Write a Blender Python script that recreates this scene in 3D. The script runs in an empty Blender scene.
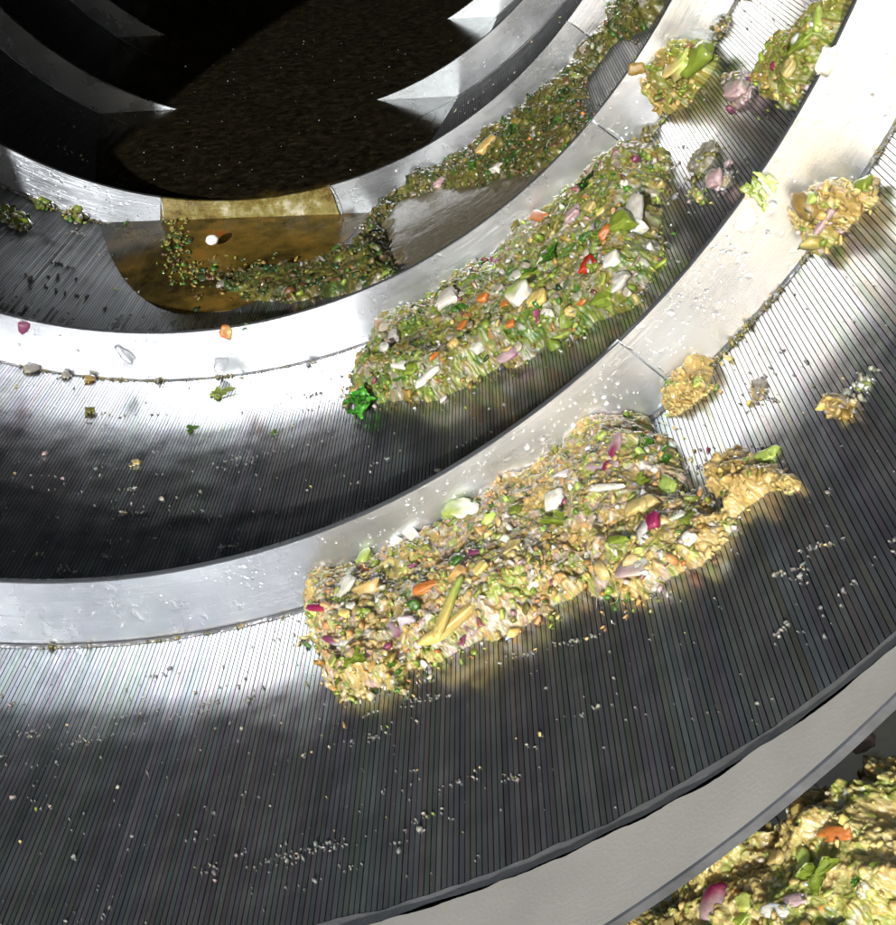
import bpy, math, random
import numpy as np
from mathutils import Vector, Matrix, noise
random.seed(7); rng = np.random.default_rng(7)
PI = math.pi; R_ = math.radians
S = 0.4                                   # drum radius in metres; everything below is in drum radii

# ---------------------------------------------------------------- frame: drum coordinates -> world
# drum coordinates: y along the axis (into the drum), x right, z up from the drum floor; level water gives the world's Z
nz = Vector((-0.0828, -0.0900, 0.9925)).normalized()
ay = Vector((0, 1, 0)); wy = (ay - nz*ay.dot(nz)).normalized(); wx = wy.cross(nz)
M = Matrix((wx, wy, nz)); Mn = np.array(M)
def W(p): return M @ Vector(p) * S
def Wn(a): return (np.asarray(a) @ Mn.T) * S

# ---------------------------------------------------------------- camera
F, VX, VY = 1498.33, 467.48, -224.85
CX, CZ = 0.55526, -0.11176
dd = np.array([(VX-448)/F, (VY-462.5)/F, 1.0]); dd /= np.linalg.norm(dd)
up = np.array([0, -1.0, 0]); zz = up - dd*(up@dd); zz /= np.linalg.norm(zz); xx = np.cross(dd, zz)
sc = bpy.context.scene
cam = bpy.data.cameras.new('camera'); co = bpy.data.objects.new('camera', cam); sc.collection.objects.link(co)
right = M @ Vector((xx[0], dd[0], zz[0])); down = M @ Vector((xx[1], dd[1], zz[1])); fwd = M @ Vector((xx[2], dd[2], zz[2]))
mw = Matrix((right, -down, -fwd)).transposed().to_4x4(); mw.translation = W((CX, 0, CZ)); co.matrix_world = mw
cam.sensor_fit = 'HORIZONTAL'; cam.sensor_width = 36; cam.lens = 36*F/896; cam.clip_start = 0.01; cam.clip_end = 300
cam.dof.use_dof = False
sc.camera = co

# ---------------------------------------------------------------- light
SUN = Vector((-0.23, -1.0, 0.24)).normalized()          # towards the sun, drum coordinates
sw = (M @ SUN).normalized()
world = bpy.data.worlds.new('World'); sc.world = world; world.use_nodes = True
wn = world.node_tree; bg = wn.nodes['Background']
sky = wn.nodes.new('ShaderNodeTexSky'); sky.sky_type = 'NISHITA'; sky.sun_disc = False
sky.sun_elevation = math.asin(sw.z); sky.sun_rotation = math.atan2(sw.x, sw.y)
wn.links.new(sky.outputs[0], bg.inputs[0]); bg.inputs[1].default_value = 0.15
sl = bpy.data.lights.new('sun', 'SUN'); sl.energy = 4.2; sl.angle = R_(0.55); sl.color = (1, 0.99, 0.99)
so = bpy.data.objects.new('sun', sl); sc.collection.objects.link(so)
so.rotation_euler = sw.to_track_quat('Z', 'Y').to_euler(); so.location = (0, -2, 2)
sc.view_settings.view_transform = 'Standard'; sc.view_settings.look = 'None'; sc.view_settings.gamma = 1
sc.view_settings.exposure = 0.82
try: sc.view_settings.use_curve_mapping = False
except Exception: pass
sc.cycles.max_bounces = 6; sc.cycles.diffuse_bounces = 2; sc.cycles.glossy_bounces = 4; sc.cycles.transparent_max_bounces = 16

# ---------------------------------------------------------------- geometry of the helix and pixel -> place
HP, HY, HH = 0.814, 1.449, 0.081          # pitch, offset, height of the helical flight
def fy(th, k): return HY + HP*(k-1) - HP*th/(2*PI)
def crev(th):                              # slanting gap between wires and collar
    y = 0.8096-0.213*(th-0.697); return 0.742+0.02*math.log1p(math.exp((min(y, 0.98)-0.742)/0.02))
def wire_end(th): return crev(th)+0.004
MOUTH = 0.7255
def ray(px):
    v = np.array([(px[0]-448)/F, (px[1]-462.5)/F, 1.0])
    return np.array([v@xx, v@dd, v@zz])
def cyl_hit(px, r):
    v = ray(px); a = v[0]**2+v[2]**2; b = CX*v[0]+CZ*v[2]; c = CX*CX+CZ*CZ-r*r
    t = (-b+math.sqrt(max(b*b-a*c, 0)))/a
    return math.atan2(CX+t*v[0], -(CZ+t*v[2])), t*v[1], t
def P3(th, y, r): return (r*math.sin(th), y, -r*math.cos(th))
def flight_hit(px, k):
    lo, hi = 1-HH, 1.0
    for _ in range(30):
        m = (lo+hi)/2; th, y, t = cyl_hit(px, m)
        if y > fy(th, k): hi = m
        else: lo = m
    th, y, t = cyl_hit(px, lo); return th, fy(th, k), lo

# ---------------------------------------------------------------- object helpers
def tag(o, label=None, cat=None, group=None, kind=None):
    if label: o['label'] = label
    if cat: o['category'] = cat
    if group: o['group'] = group
    if kind: o['kind'] = kind
    return o
def empty(name, p, label=None, cat=None, group=None):
    o = bpy.data.objects.new(name, None); sc.collection.objects.link(o); o.location = W(p); o.empty_display_size = 0.01
    return tag(o, label, cat, group)
def mesh(name, v, f, mat, parent=None, col=None, uv=None, smooth=True, origin=None, kind=None):
    """v: drum coordinates; f: (n,3|4) array or list of faces; col: per vertex rgb; uv: per vertex uv"""
    vw = Wn(v)
    if parent is not None: org = np.array(parent.matrix_world.translation if parent.parent else parent.location)
    elif origin is not None: org = np.array(W(origin))
    else: org = vw.mean(0)
    if parent is not None and parent.parent is not None: org = np.array(parent['_org'])
    me = bpy.data.meshes.new(name); vl = vw-org
    if isinstance(f, np.ndarray):
        n = f.shape[1]; me.vertices.add(len(vl)); me.vertices.foreach_set('co', vl.astype(np.float32).ravel())
        me.loops.add(f.size); me.loops.foreach_set('vertex_index', f.astype(np.int32).ravel())
        me.polygons.add(len(f)); me.polygons.foreach_set('loop_start', np.arange(0, f.size, n, dtype=np.int32))
        me.update(calc_edges=True)
    else:
        me.from_pydata([tuple(a) for a in vl], [], f); me.update()
    if col is not None:
        a = me.color_attributes.new('Col', 'FLOAT_COLOR', 'POINT')
        c = np.ones((len(vl), 4), np.float32); c[:, :3] = col; a.data.foreach_set('color', c.ravel())
    if uv is not None:
        ul = me.uv_layers.new(name='UVMap'); li = np.zeros(len(me.loops), np.int32); me.loops.foreach_get('vertex_index', li)
        ul.data.foreach_set('uv', np.asarray(uv, np.float32)[li].ravel())
    me.polygons.foreach_set('use_smooth', np.full(len(me.polygons), bool(smooth)))
    me.validate(); me.materials.append(mat)
    o = bpy.data.objects.new(name, me); sc.collection.objects.link(o)
    if parent is not None: o.parent = parent; o['_org'] = tuple(org)
    else: o.location = org
    if kind: o['kind'] = kind
    return o
def grid_faces(nu, nv, wrap=False):
    f = []
    for i in range(nu if wrap else nu-1):
        for j in range(nv-1):
            a = i*nv+j; b = ((i+1) % nu)*nv+j
            f.append((a, b, b+1, a+1))
    return np.array(f)

# ---------------------------------------------------------------- materials
def mat(name):
    m = bpy.data.materials.new(name); m.use_nodes = True; nt = m.node_tree
    return m, nt, nt.nodes['Principled BSDF'], nt.nodes, nt.links
def N(nodes, t, **k):
    n = nodes.new('ShaderNode'+t)
    for a, b in k.items(): setattr(n, a, b)
    return n
def noise_tex(nodes, links, vec, scale, detail=4, rough=0.6, map_scale=None):
    if map_scale:
        mp = N(nodes, 'Mapping'); mp.inputs['Scale'].default_value = map_scale; links.new(vec, mp.inputs[0]); vec = mp.outputs[0]
    t = N(nodes, 'TexNoise'); t.inputs['Scale'].default_value = scale; t.inputs['Detail'].default_value = detail
    t.inputs['Roughness'].default_value = rough; links.new(vec, t.inputs['Vector']); return t.outputs['Fac']
def ramp(nodes, links, fac, stops):
    r = N(nodes, 'ValToRGB'); links.new(fac, r.inputs[0]); e = r.color_ramp.elements
    while len(e) < len(stops): e.new(0.5)
    for i, (p, c) in enumerate(stops): e[i].position = p; e[i].color = (*c, 1) if len(c) == 3 else c
    return r.outputs[0]
def maprange(nodes, links, v, a, b, c, d):
    m = N(nodes, 'MapRange'); links.new(v, m.inputs[0])
    for i, x in enumerate((a, b, c, d)): m.inputs[i+1].default_value = x
    return m.outputs[0]

def steel_flight(stain=False):
    m, nt, b, nd, lk = mat('stained_steel' if stain else 'brushed_steel'); uv = N(nd, 'UVMap').outputs[0]
    tc = N(nd, 'TexCoord').outputs['Object']
    br = noise_tex(nd, lk, uv, 1, 5, 0.7, (6, 900, 1))
    blot = noise_tex(nd, lk, tc, 14, 5, 0.6)
    lk.new(ramp(nd, lk, blot, [(0.3, (0.64, 0.67, 0.71)), (0.7, (0.76, 0.80, 0.85))]), b.inputs['Base Color'])
    b.inputs['Metallic'].default_value = 0.93
    lk.new(maprange(nd, lk, blot, 0.3, 0.7, 0.22, 0.34), b.inputs['Roughness'])
    b.inputs['Anisotropic'].default_value = 0.6
    if stain:
        st = noise_tex(nd, lk, tc, 42, 8, 0.75)
        lk.new(ramp(nd, lk, st, [(0.34, (0.03, 0.025, 0.008)), (0.45, (0.12, 0.08, 0.015)), (0.55, (0.20, 0.17, 0.05)), (0.66, (0.42, 0.39, 0.28))]), b.inputs['Base Color']); b.inputs['Metallic'].default_value = 0.6; b.inputs['Coat Weight'].default_value = 0.8; b.inputs['Coat Roughness'].default_value = 0.1
    tg = N(nd, 'Tangent', direction_type='UV_MAP'); tg.uv_map = 'UVMap'; lk.new(tg.outputs[0], b.inputs['Tangent'])
    bm = N(nd, 'Bump'); bm.inputs['Strength'].default_value = 0.25; bm.inputs['Distance'].default_value = 0.0004
    lk.new(br, bm.inputs['Height'])
    spots = noise_tex(nd, lk, tc, 160, 3, 0.5)
    sp = maprange(nd, lk, spots, 0.62, 0.72, 0, 1)
    b2 = N(nd, 'Bump'); b2.inputs['Strength'].default_value = 0.12; b2.inputs['Distance'].default_value = 0.0006
    lk.new(sp, b2.inputs['Height']); lk.new(bm.outputs[0], b2.inputs['Normal']); lk.new(b2.outputs[0], b.inputs['Normal'])
    return m
def steel_wire():
    m, nt, b, nd, lk = mat('wedge_wire_steel'); tc = N(nd, 'TexCoord').outputs['Object']
    at = N(nd, 'Attribute'); at.attribute_name = 'Col'
    nz_ = noise_tex(nd, lk, tc, 60, 4, 0.6)
    mx = N(nd, 'Mix', data_type='RGBA', blend_type='MULTIPLY'); mx.inputs[0].default_value = 1
    lk.new(at.outputs['Color'], mx.inputs[6]); lk.new(ramp(nd, lk, nz_, [(0.3, (0.8, 0.8, 0.8)), (0.7, (1, 1, 1))]), mx.inputs[7])
    lk.new(mx.outputs[2], b.inputs['Base Color'])
    lk.new(maprange(nd, lk, at.outputs['Fac'], 0.03, 0.22, 0, 0.86), b.inputs['Metallic'])
    lk.new(maprange(nd, lk, at.outputs['Fac'], 0.03, 0.22, 0.1, 0.5), b.inputs['Specular IOR Level'])
    ra = N(nd, 'Math', operation='ADD'); lk.new(maprange(nd, lk, nz_, 0.3, 0.7, 0.15, 0.27), ra.inputs[0]); lk.new(maprange(nd, lk, at.outputs['Fac'], 0.03, 0.25, 0.45, 0), ra.inputs[1]); lk.new(ra.outputs[0], b.inputs['Roughness'])
    bm = N(nd, 'Bump'); bm.inputs['Strength'].default_value = 0.10; bm.inputs['Distance'].default_value = 0.00005
    lk.new(noise_tex(nd, lk, tc, 500, 2, 0.5), bm.inputs['Height']); lk.new(bm.outputs[0], b.inputs['Normal'])
    return m
def plain(name, col, rough=0.5, metal=0.0, bump=0.0, bscale=200, var=0.25, vscale=30, spec=0.5, coat=0.0):
    m, nt, b, nd, lk = mat(name); tc = N(nd, 'TexCoord').outputs['Object']
    v = noise_tex(nd, lk, tc, vscale, 5, 0.6); c = np.array(col)
    lk.new(ramp(nd, lk, v, [(0.3, tuple(c*(1-var))), (0.7, tuple(np.minimum(c*(1+var), 0.9)))]), b.inputs['Base Color'])
    b.inputs['Roughness'].default_value = rough; b.inputs['Metallic'].default_value = metal
    b.inputs['Specular IOR Level'].default_value = spec; b.inputs['Coat Weight'].default_value = coat; b.inputs['Coat Roughness'].default_value = 0.08
    if bump:
        bm = N(nd, 'Bump'); bm.inputs['Strength'].default_value = bump; bm.inputs['Distance'].default_value = 0.001
        lk.new(noise_tex(nd, lk, tc, bscale, 4, 0.6), bm.inputs['Height']); lk.new(bm.outputs[0], b.inputs['Normal'])
    return m
def food(name='wet_food', rough=0.2, sss=0.5, bump=0.45, coat=0.6, fine=1100):
    m, nt, b, nd, lk = mat(name); tc = N(nd, 'TexCoord').outputs['Object']
    at = N(nd, 'Attribute'); at.attribute_name = 'Col'
    v = noise_tex(nd, lk, tc, 260, 4, 0.65)
    mx = N(nd, 'Mix', data_type='RGBA', blend_type='MULTIPLY'); mx.inputs[0].default_value = 1
    lk.new(at.outputs['Color'], mx.inputs[6]); lk.new(ramp(nd, lk, v, [(0.3, (0.80, 0.76, 0.68)), (0.6, (1.0, 1.0, 1.0))]), mx.inputs[7])
    lk.new(mx.outputs[2], b.inputs['Base Color'])
    b.inputs['Roughness'].default_value = rough; b.inputs['Coat Weight'].default_value = coat; b.inputs['Coat Roughness'].default_value = 0.04
    b.inputs['Subsurface Weight'].default_value = sss; b.inputs['Specular IOR Level'].default_value = 0.4; b.inputs['Subsurface Radius'].default_value = (0.8, 0.6, 0.35); b.inputs['Subsurface Scale'].default_value = 0.005
    bm = N(nd, 'Bump'); bm.inputs['Strength'].default_value = bump; bm.inputs['Distance'].default_value = 0.0006
    lk.new(noise_tex(nd, lk, tc, fine, 3, 0.6), bm.inputs['Height']); lk.new(bm.outputs[0], b.inputs['Normal']); b2 = N(nd, 'Bump'); b2.inputs['Strength'].default_value = bump*0.45; b2.inputs['Distance'].default_value = 0.0006; lk.new(bm.inputs['Height'].links[0].from_socket, b2.inputs['Height']); lk.new(b2.outputs[0], b.inputs['Coat Normal'])
    return m
def clear_water(name, tint=(1, 1, 1)):
    m, nt, b, nd, lk = mat(name); b.inputs['Base Color'].default_value = (*tint, 1)
    b.inputs['Roughness'].default_value = 0.02; b.inputs['IOR'].default_value = 1.33; b.inputs['Transmission Weight'].default_value = 0.95
    return m
_p = cyl_hit((265, 262), 0.985); AMBER = tuple(W(P3(_p[0], _p[1], 0.985)))
def lake_mat():
    m, nt, b, nd, lk = mat('murky_water'); nd.remove(b); out = nd['Material Output']; tc = N(nd, 'TexCoord').outputs['Object']
    tr = N(nd, 'BsdfTransparent'); gl = N(nd, 'BsdfGlossy'); gl.inputs['Roughness'].default_value = 0.20; gl.inputs['Color'].default_value = (0.30, 0.31, 0.30, 1)
    fr = N(nd, 'Fresnel'); fr.inputs[0].default_value = 1.22
    bm = N(nd, 'Bump'); bm.inputs['Strength'].default_value = 0.10; bm.inputs['Distance'].default_value = 0.001
    lk.new(noise_tex(nd, lk, tc, 12, 3, 0.5, (0.6, 3.0, 1)), bm.inputs['Height'])
    lk.new(bm.outputs[0], gl.inputs['Normal']); lk.new(bm.outputs[0], fr.inputs['Normal'])
    df = N(nd, 'BsdfDiffuse')
    scum = noise_tex(nd, lk, tc, 110, 10, 0.8)
    lk.new(ramp(nd, lk, scum, [(0.35, (0.02, 0.018, 0.011)), (0.55, (0.07, 0.058, 0.03)), (0.68, (0.14, 0.12, 0.08))]), df.inputs[0])
    m1 = N(nd, 'MixShader'); lk.new(maprange(nd, lk, scum, 0.3, 0.75, 0.05, 0.32), m1.inputs[0])
    # oily amber film lying over the shallow end
    ds = N(nd, 'VectorMath', operation='DISTANCE'); ge = N(nd, 'NewGeometry'); lk.new(ge.outputs['Position'], ds.inputs[0]); ds.inputs[1].default_value = AMBER
    blob = noise_tex(nd, lk, tc, 18, 5, 0.7); ad = N(nd, 'Math', operation='MULTIPLY_ADD'); lk.new(blob, ad.inputs[0]); ad.inputs[1].default_value = -0.22; lk.new(ds.outputs['Value'], ad.inputs[2])
    fac = maprange(nd, lk, ad.outputs[0], -0.06, 0.06, 0.62, 0.0)
    da = N(nd, 'BsdfDiffuse'); lk.new(ramp(nd, lk, blob, [(0.35, (0.05, 0.035, 0.008)), (0.5, (0.17, 0.11, 0.02)), (0.62, (0.30, 0.17, 0.03)), (0.7, (0.40, 0.10, 0.015))]), da.inputs[0])
    lk.new(tr.outputs[0], m1.inputs[1]); lk.new(df.outputs[0], m1.inputs[2])
    m0 = N(nd, 'MixShader'); lk.new(fac, m0.inputs[0]); lk.new(m1.outputs[0], m0.inputs[1]); lk.new(da.outputs[0], m0.inputs[2]); m1 = m0
    m2 = N(nd, 'MixShader'); lk.new(fr.outputs[0], m2.inputs[0]); lk.new(m1.outputs[0], m2.inputs[1]); lk.new(gl.outputs[0], m2.inputs[2])
    lk.new(m2.outputs[0], out.inputs['Surface'])
    va = N(nd, 'VolumeAbsorption'); va.inputs['Color'].default_value = (0.80, 0.62, 0.10, 1); va.inputs['Density'].default_value = 38
    lk.new(va.outputs[0], out.inputs['Volume'])
    return m
def sludge_mat():
    m, nt, b, nd, lk = mat('brown_sludge'); tc = N(nd, 'TexCoord').outputs['Object']
    v = noise_tex(nd, lk, tc, 300, 8, 0.8)
    lk.new(ramp(nd, lk, v, [(0.3, (0.03, 0.024, 0.012)), (0.5, (0.10, 0.085, 0.045)), (0.68, (0.24, 0.21, 0.15))]), b.inputs['Base Color'])
    b.inputs['Roughness'].default_value = 0.45; b.inputs['Coat Weight'].default_value = 0.35; b.inputs['Coat Roughness'].default_value = 0.15
    bm = N(nd, 'Bump'); bm.inputs['Strength'].default_value = 0.9; bm.inputs['Distance'].default_value = 0.0008
    lk.new(noise_tex(nd, lk, tc, 700, 4, 0.7), bm.inputs['Height']); lk.new(bm.outputs[0], b.inputs['Normal'])
    return m

M_flight = steel_flight(); M_stain = steel_flight(True); M_dull = steel_flight(); M_dull.name = 'darker_steel'  # M_dull: copy of the flight steel, recoloured darker for the deepest sections
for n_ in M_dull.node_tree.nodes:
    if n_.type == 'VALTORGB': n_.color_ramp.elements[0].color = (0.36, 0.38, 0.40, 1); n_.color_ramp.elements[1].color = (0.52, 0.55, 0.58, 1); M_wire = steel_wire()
M_collar = brushed_collar = plain('dull_collar_steel', (0.36, 0.345, 0.30), 0.6, 0.25, 0.10, 900, 0.2, 12)
M_edge = plain('cut_steel_edge', (0.05, 0.054, 0.06), 0.5, 0.3, 0.15, 300, 0.35, 80)
M_weld = plain('weld_metal', (0.22, 0.22, 0.22), 0.35, 0.85, 0.8, 300, 0.4, 60)
M_weld2 = plain('bright_weld', (0.42, 0.43, 0.45), 0.3, 0.85, 0.5, 500, 0.3, 60); M_dark = plain('dark_casing', (0.012, 0.012, 0.012), 0.8, 0.0)
M_tray = plain('wet_tray_steel', (0.42, 0.36, 0.20), 0.25, 0.15, 0.2, 40, 0.5, 20)
M_food = food(rough=0.42, sss=1.0, bump=0.35, coat=0.28, fine=1400); M_crumb = food('dried_crumb', 0.5, 0.1, 0.4, 0.2)
M_mud = food('muddy_scraps', 0.38, 0.3, 0.5, 0.3); M_leaf = food('wet_leaf', 0.25, 0.1, 0.5, 0.5)
M_drop = clear_water('water_drop'); M_lake = lake_mat(); M_sludge = sludge_mat()

# ---------------------------------------------------------------- the screen drum
drum = empty('screen_drum', (0, MOUTH, -1), 'stainless steel rotary screen drum seen from its open mouth, wedge wires inside', 'screen drum')
# wires: one wedge profile per wire
NW = 1238; YEND = 6.4
pit = 2*PI/NW; th0 = np.arange(NW)*pit - PI
def build_wires():
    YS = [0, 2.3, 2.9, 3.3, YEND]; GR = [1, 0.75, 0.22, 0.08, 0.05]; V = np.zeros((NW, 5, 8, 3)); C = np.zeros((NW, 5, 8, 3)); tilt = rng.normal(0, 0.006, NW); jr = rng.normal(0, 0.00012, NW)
    w = 0.42*pit
    prof = [(-w*0.35, 0.016), (-w, 0.00003), (-w, 0.00002), (-w*0.6, 0.0), (w*0.6, 0.0), (w, 0.00002), (w, 0.00003), (w*0.35, 0.016)]
    hue = rng.normal(0, 0.035, (NW, 3)); base = 0.37+rng.normal(0, 0.035, (NW, 1))
    for e in range(5):
        for j, (dt, dr) in enumerate(prof):
            th = th0+dt; r = 1.0+dr+jr+tilt*dt*(1 if 0 < j < 7 else 0)
            y = np.array([wire_end(a) for a in th0])+0.004 if e == 0 else np.full(NW, YS[e])
            V[:, e, j] = np.stack([r*np.sin(th), y, -r*np.cos(th)], 1)
            C[:, e, j] = (base*np.array([0.97, 1.0, 1.02])+hue*0.5)*GR[e]*(0.04 if j in (0, 1, 6, 7) else 1)  # darker with depth; slot sides near black, shade between wires painted in
    f = []
    for i in range(NW):
        for e in range(4):
            a = i*40+e*8
            for j in (0, 2, 3, 4, 6): f.append((a+j, a+j+1, a+8+j+1, a+8+j))
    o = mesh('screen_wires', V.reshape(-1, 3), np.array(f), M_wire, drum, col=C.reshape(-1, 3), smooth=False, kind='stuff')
    tag(o, 'fine parallel wedge wires running along the drum')
build_wires()
# helical flight cut in sections that meet at weld seams
def phi_of(px, k): th, y, r = flight_hit(px, k); return (k-1)*2*PI-th       # unwound angle, grows into the drum
seams = [-4.4, phi_of((655, 370), 1), phi_of((618, 140), 2), phi_of((337, 205), 3)-0*PI, phi_of((161, 215), 3), phi_of((578, 28), 3)]
seams = sorted(seams) + [22.0, 28.0, 34.0, 38.2]
def flight_section(p0, p1, off, m=None):
    g = 0.0012; n = max(8, int((p1-p0)/(PI/90))); ph = np.linspace(p0+g, p1-g, n); T = 0.0045
    prof = [(1-HH, T*0.6), (1-HH, -T*0.5), (1-HH, -T*0.5), (1-HH+0.0011, -T), (1-HH+0.0011, -T), (1-HH*0.66, -T), (1-HH*0.33, -T), (1.002, -T), (1.002, T), (1-HH, T), (1-HH, T), (1-HH, T*0.6)]
    K = len(prof); V = []; UV = []
    for p in ph:
        th = -p; y0 = HY + HP*p/(2*PI)
        wob = 0.003*math.sin(p*3.1)+0.0014*math.sin(p*7.7+1)+0.0006*math.sin(p*19+2)
        for (r, dy) in prof:
            V.append(P3(th, y0+dy+off+wob*(1-r)/HH, r)); UV.append((p*0.5, r*1.0+dy))
    f = []
    for i in range(n-1):
        for j in (0, 2, 4, 5, 6, 8, 10): a = i*K+j; b = a+K; f.append((a, b, b+1, a+1))
    f += [(0, 1, 3, 7, 8, 9), tuple((n-1)*K+q for q in (9, 8, 7, 3, 1, 0))]
    o = mesh('flight_section', V, f, m or M_flight, drum, uv=UV, smooth=True)
    return o
offs = [0, 0.002, -0.001, 0.0015, -0.001, 0.001, 0, 0, 0, 0]
pst = phi_of((250, 205), 3)
for i in range(len(seams)-1):
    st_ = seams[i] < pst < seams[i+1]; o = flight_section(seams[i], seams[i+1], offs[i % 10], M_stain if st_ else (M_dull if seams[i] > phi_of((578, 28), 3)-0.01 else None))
    if st_: o['label'] = 'yellow brown stained flight section above the water'
# weld fillet where the flight meets the wires, lumpy
def fillet():
    ph = np.arange(-4.3, 30, 0.012); V = []; n = len(ph)
    for i, p in enumerate(ph):
        y0 = HY+HP*p/(2*PI)-0.0045; a = 0.003+0.003*max(0, noise.noise(Vector((p*6, 0, 3)))); j = 0.002*noise.noise(Vector((p*25, 5, 0)))
        for q in ((0, a), (-a*0.6-j, a*0.55), (-a-j, -0.0005)): V.append(P3(-p, y0+q[0], 1-q[1]))
    mesh('weld_bead', V, grid_faces(n, 3), M_weld, drum)
fillet()
# lumpy weld line across the flight at every seam
for q in seams[1:7]:
    V = []; n = 26
    for i in range(n):
        r = 1-HH*0.97+HH*0.96*i/(n-1); y0 = HY+HP*q/(2*PI)-0.0045; a = 0.0016*(1+0.5*noise.noise(Vector((i*0.9, q, 0)))); sh = 0.0012*noise.noise(Vector((i*0.5, q, 9)))+0.006*math.sin(i/(n-1)*3)
        for k_ in range(5):
            an = PI*k_/4; V.append(P3(-q+(sh+a*math.cos(an)*1.3)/r, y0-a*math.sin(an)*0.8, r))
    mesh('weld_bead', V, grid_faces(n, 5), M_weld2, drum)
# collar beyond the wires
def ring(name, m, ya, yb, ra, rb, n=360, ny=6, jag=0, jr=0, thick=None, parent=drum, seed=0):
    V = []
    for i in range(n):
        th = -PI+2*PI*i/n; a = ya(th); b = yb(th)
        for j in range(ny):
            t = j/(ny-1); y = a+(b-a)*t; r = ra+(rb-ra)*t
            if jag and j == ny-1: y += jag*noise.fractal(Vector((th*22, seed, 0)), 1, 2, 4)
            if jag and j == 0 and seed == 9: y += jag*noise.fractal(Vector((th*15, 7, 0)), 1, 2, 4)
            if jr: r += jr*noise.fractal(Vector((th*30, y*60, seed)), 1, 2, 3)
            V.append(P3(th, y, r))
    return mesh(name, V, grid_faces(n, ny, True), m, parent)
ring('wire_end_band', plain('ground_band_steel', (0.16, 0.16, 0.155), 0.5, 0.3, 0.4, 350, 0.35, 50), lambda t: crev(t)+0.004, lambda t: crev(t)+0.017, 0.9985, 0.9996, 1440, 6, 0.003, 0.0004, seed=9)
col_o = ring('collar', M_collar, lambda t: MOUTH, lambda t: crev(t)-0.004, 0.993, 0.994, 1440, 5, 0.004, seed=4)
tag(col_o, 'dull grey collar ring at the drum mouth')
def rim():
    V = []; n = 1440
    for i in range(n):
        th = -PI+2*PI*i/n; q = 0.0006*noise.fractal(Vector((th*20, 1, 0)), 1, 2, 4)
        for (y, r) in ((MOUTH+0.0004, 0.9930), (MOUTH-0.0015+q, 0.9940), (MOUTH-0.002+q, 1.0000), (MOUTH+0.001, 1.0020), (MOUTH+0.05, 1.004), (crev(th)+0.05, 1.022)): V.append(P3(th, y, r))
    mesh('collar_rim', V, grid_faces(n, 6, True), M_edge, drum, smooth=False)
rim()
ring('crevice_backing', M_dark, lambda t: crev(t)-0.012, lambda t: crev(t)+0.012, 1.004, 1.004, 360, 2)
# torn lumps of weld and dirt in the crevice
# outer casing and back plate
ring('outer_casing', M_dark, lambda t: crev(t)+0.04, lambda t: YEND, 1.022, 1.06, 128, 4)
vb = [P3(2*PI*i/96, YEND+0.002, 1.06) for i in range(96)]
mesh('back_plate', vb, [tuple(range(96))], M_dark, drum, smooth=False)

# ---------------------------------------------------------------- chunk library
def ico(level):
    import bmesh
    bm = bmesh.new(); bmesh.ops.create_icosphere(bm, subdivisions=level, radius=1)
    v = np.array([x.co[:] for x in bm.verts]); f = np.array([[a.index for a in x.verts] for x in bm.faces]); bm.free(); return v, f
I1, F1 = ico(1); I2, F2 = ico(2); I3, F3 = ico(3)
def rand_rot(n):
    q = rng.normal(size=(n, 4)); q /= np.linalg.norm(q, axis=1)[:, None]; w, x, y, z = q.T
    return np.stack([np.stack([1-2*(y*y+z*z), 2*(x*y-z*w), 2*(x*z+y*w)], -1), np.stack([2*(x*y+z*w), 1-2*(x*x+z*z), 2*(y*z-x*w)], -1), np.stack([2*(x*z-y*w), 2*(y*z+x*w), 1-2*(x*x+y*y)], -1)], 1)
def lumpy(v, amp, box):
    """one irregular piece from a unit ico"""
    w = np.sign(v)*np.abs(v)**(1-box*0.6)
    k = rng.normal(size=(4, 3))*2.2; ph = rng.uniform(0, 6.28, 4); d = sum(np.sin(v@k[i]+ph[i]) for i in range(4))/4
    k = rng.normal(size=(3, 3))*6; ph = rng.uniform(0, 6.28, 3); d2 = sum(np.sin(v@k[i]+ph[i]) for i in range(3))/3
    return w*(1+amp*d+amp*0.4*d2)[:, None]
VARI = {lv: [lumpy(t, 0.55, b) for b in (0, 0, 0.2, 0.5, 0.8, 0.9) for _ in range(4)] for lv, t in ((1, I1), (2, I2), (3, I3))}
def bits(name, parent, pos, size, cols, m, lv=1, shape=(1, 1, 1), align=None, **kw):
    """many small pieces joined: pos (n,3) in drum coords, size (n,), cols (n,3)"""
    n = len(pos)
    if n == 0: return None
    base, fc = (I1, F1) if lv == 1 else (I2, F2) if lv == 2 else (I3, F3)
    vi = rng.integers(0, len(VARI[lv]), n); Rm = rand_rot(n); T = np.array(VARI[lv])[vi]
    shp = np.array(shape)*np.exp(rng.normal(0, 0.25, (n, 3)))
    V = T*shp[:, None, :]*np.asarray(size)[:, None, None]
    V = np.einsum('nij,nkj->nki', Rm, V)+np.asarray(pos)[:, None, :]
    Fa = fc[None]+np.arange(n)[:, None, None]*len(base)
    C = np.repeat(np.asarray(cols)[:, None, :], len(base), 1)*rng.uniform(0.85, 1.12, (n, len(base), 1))
    return mesh(name, V.reshape(-1, 3), Fa.reshape(-1, 3), m, parent, col=np.clip(C, 0.003, 0.9).reshape(-1, 3), kind='stuff', **kw)

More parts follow.
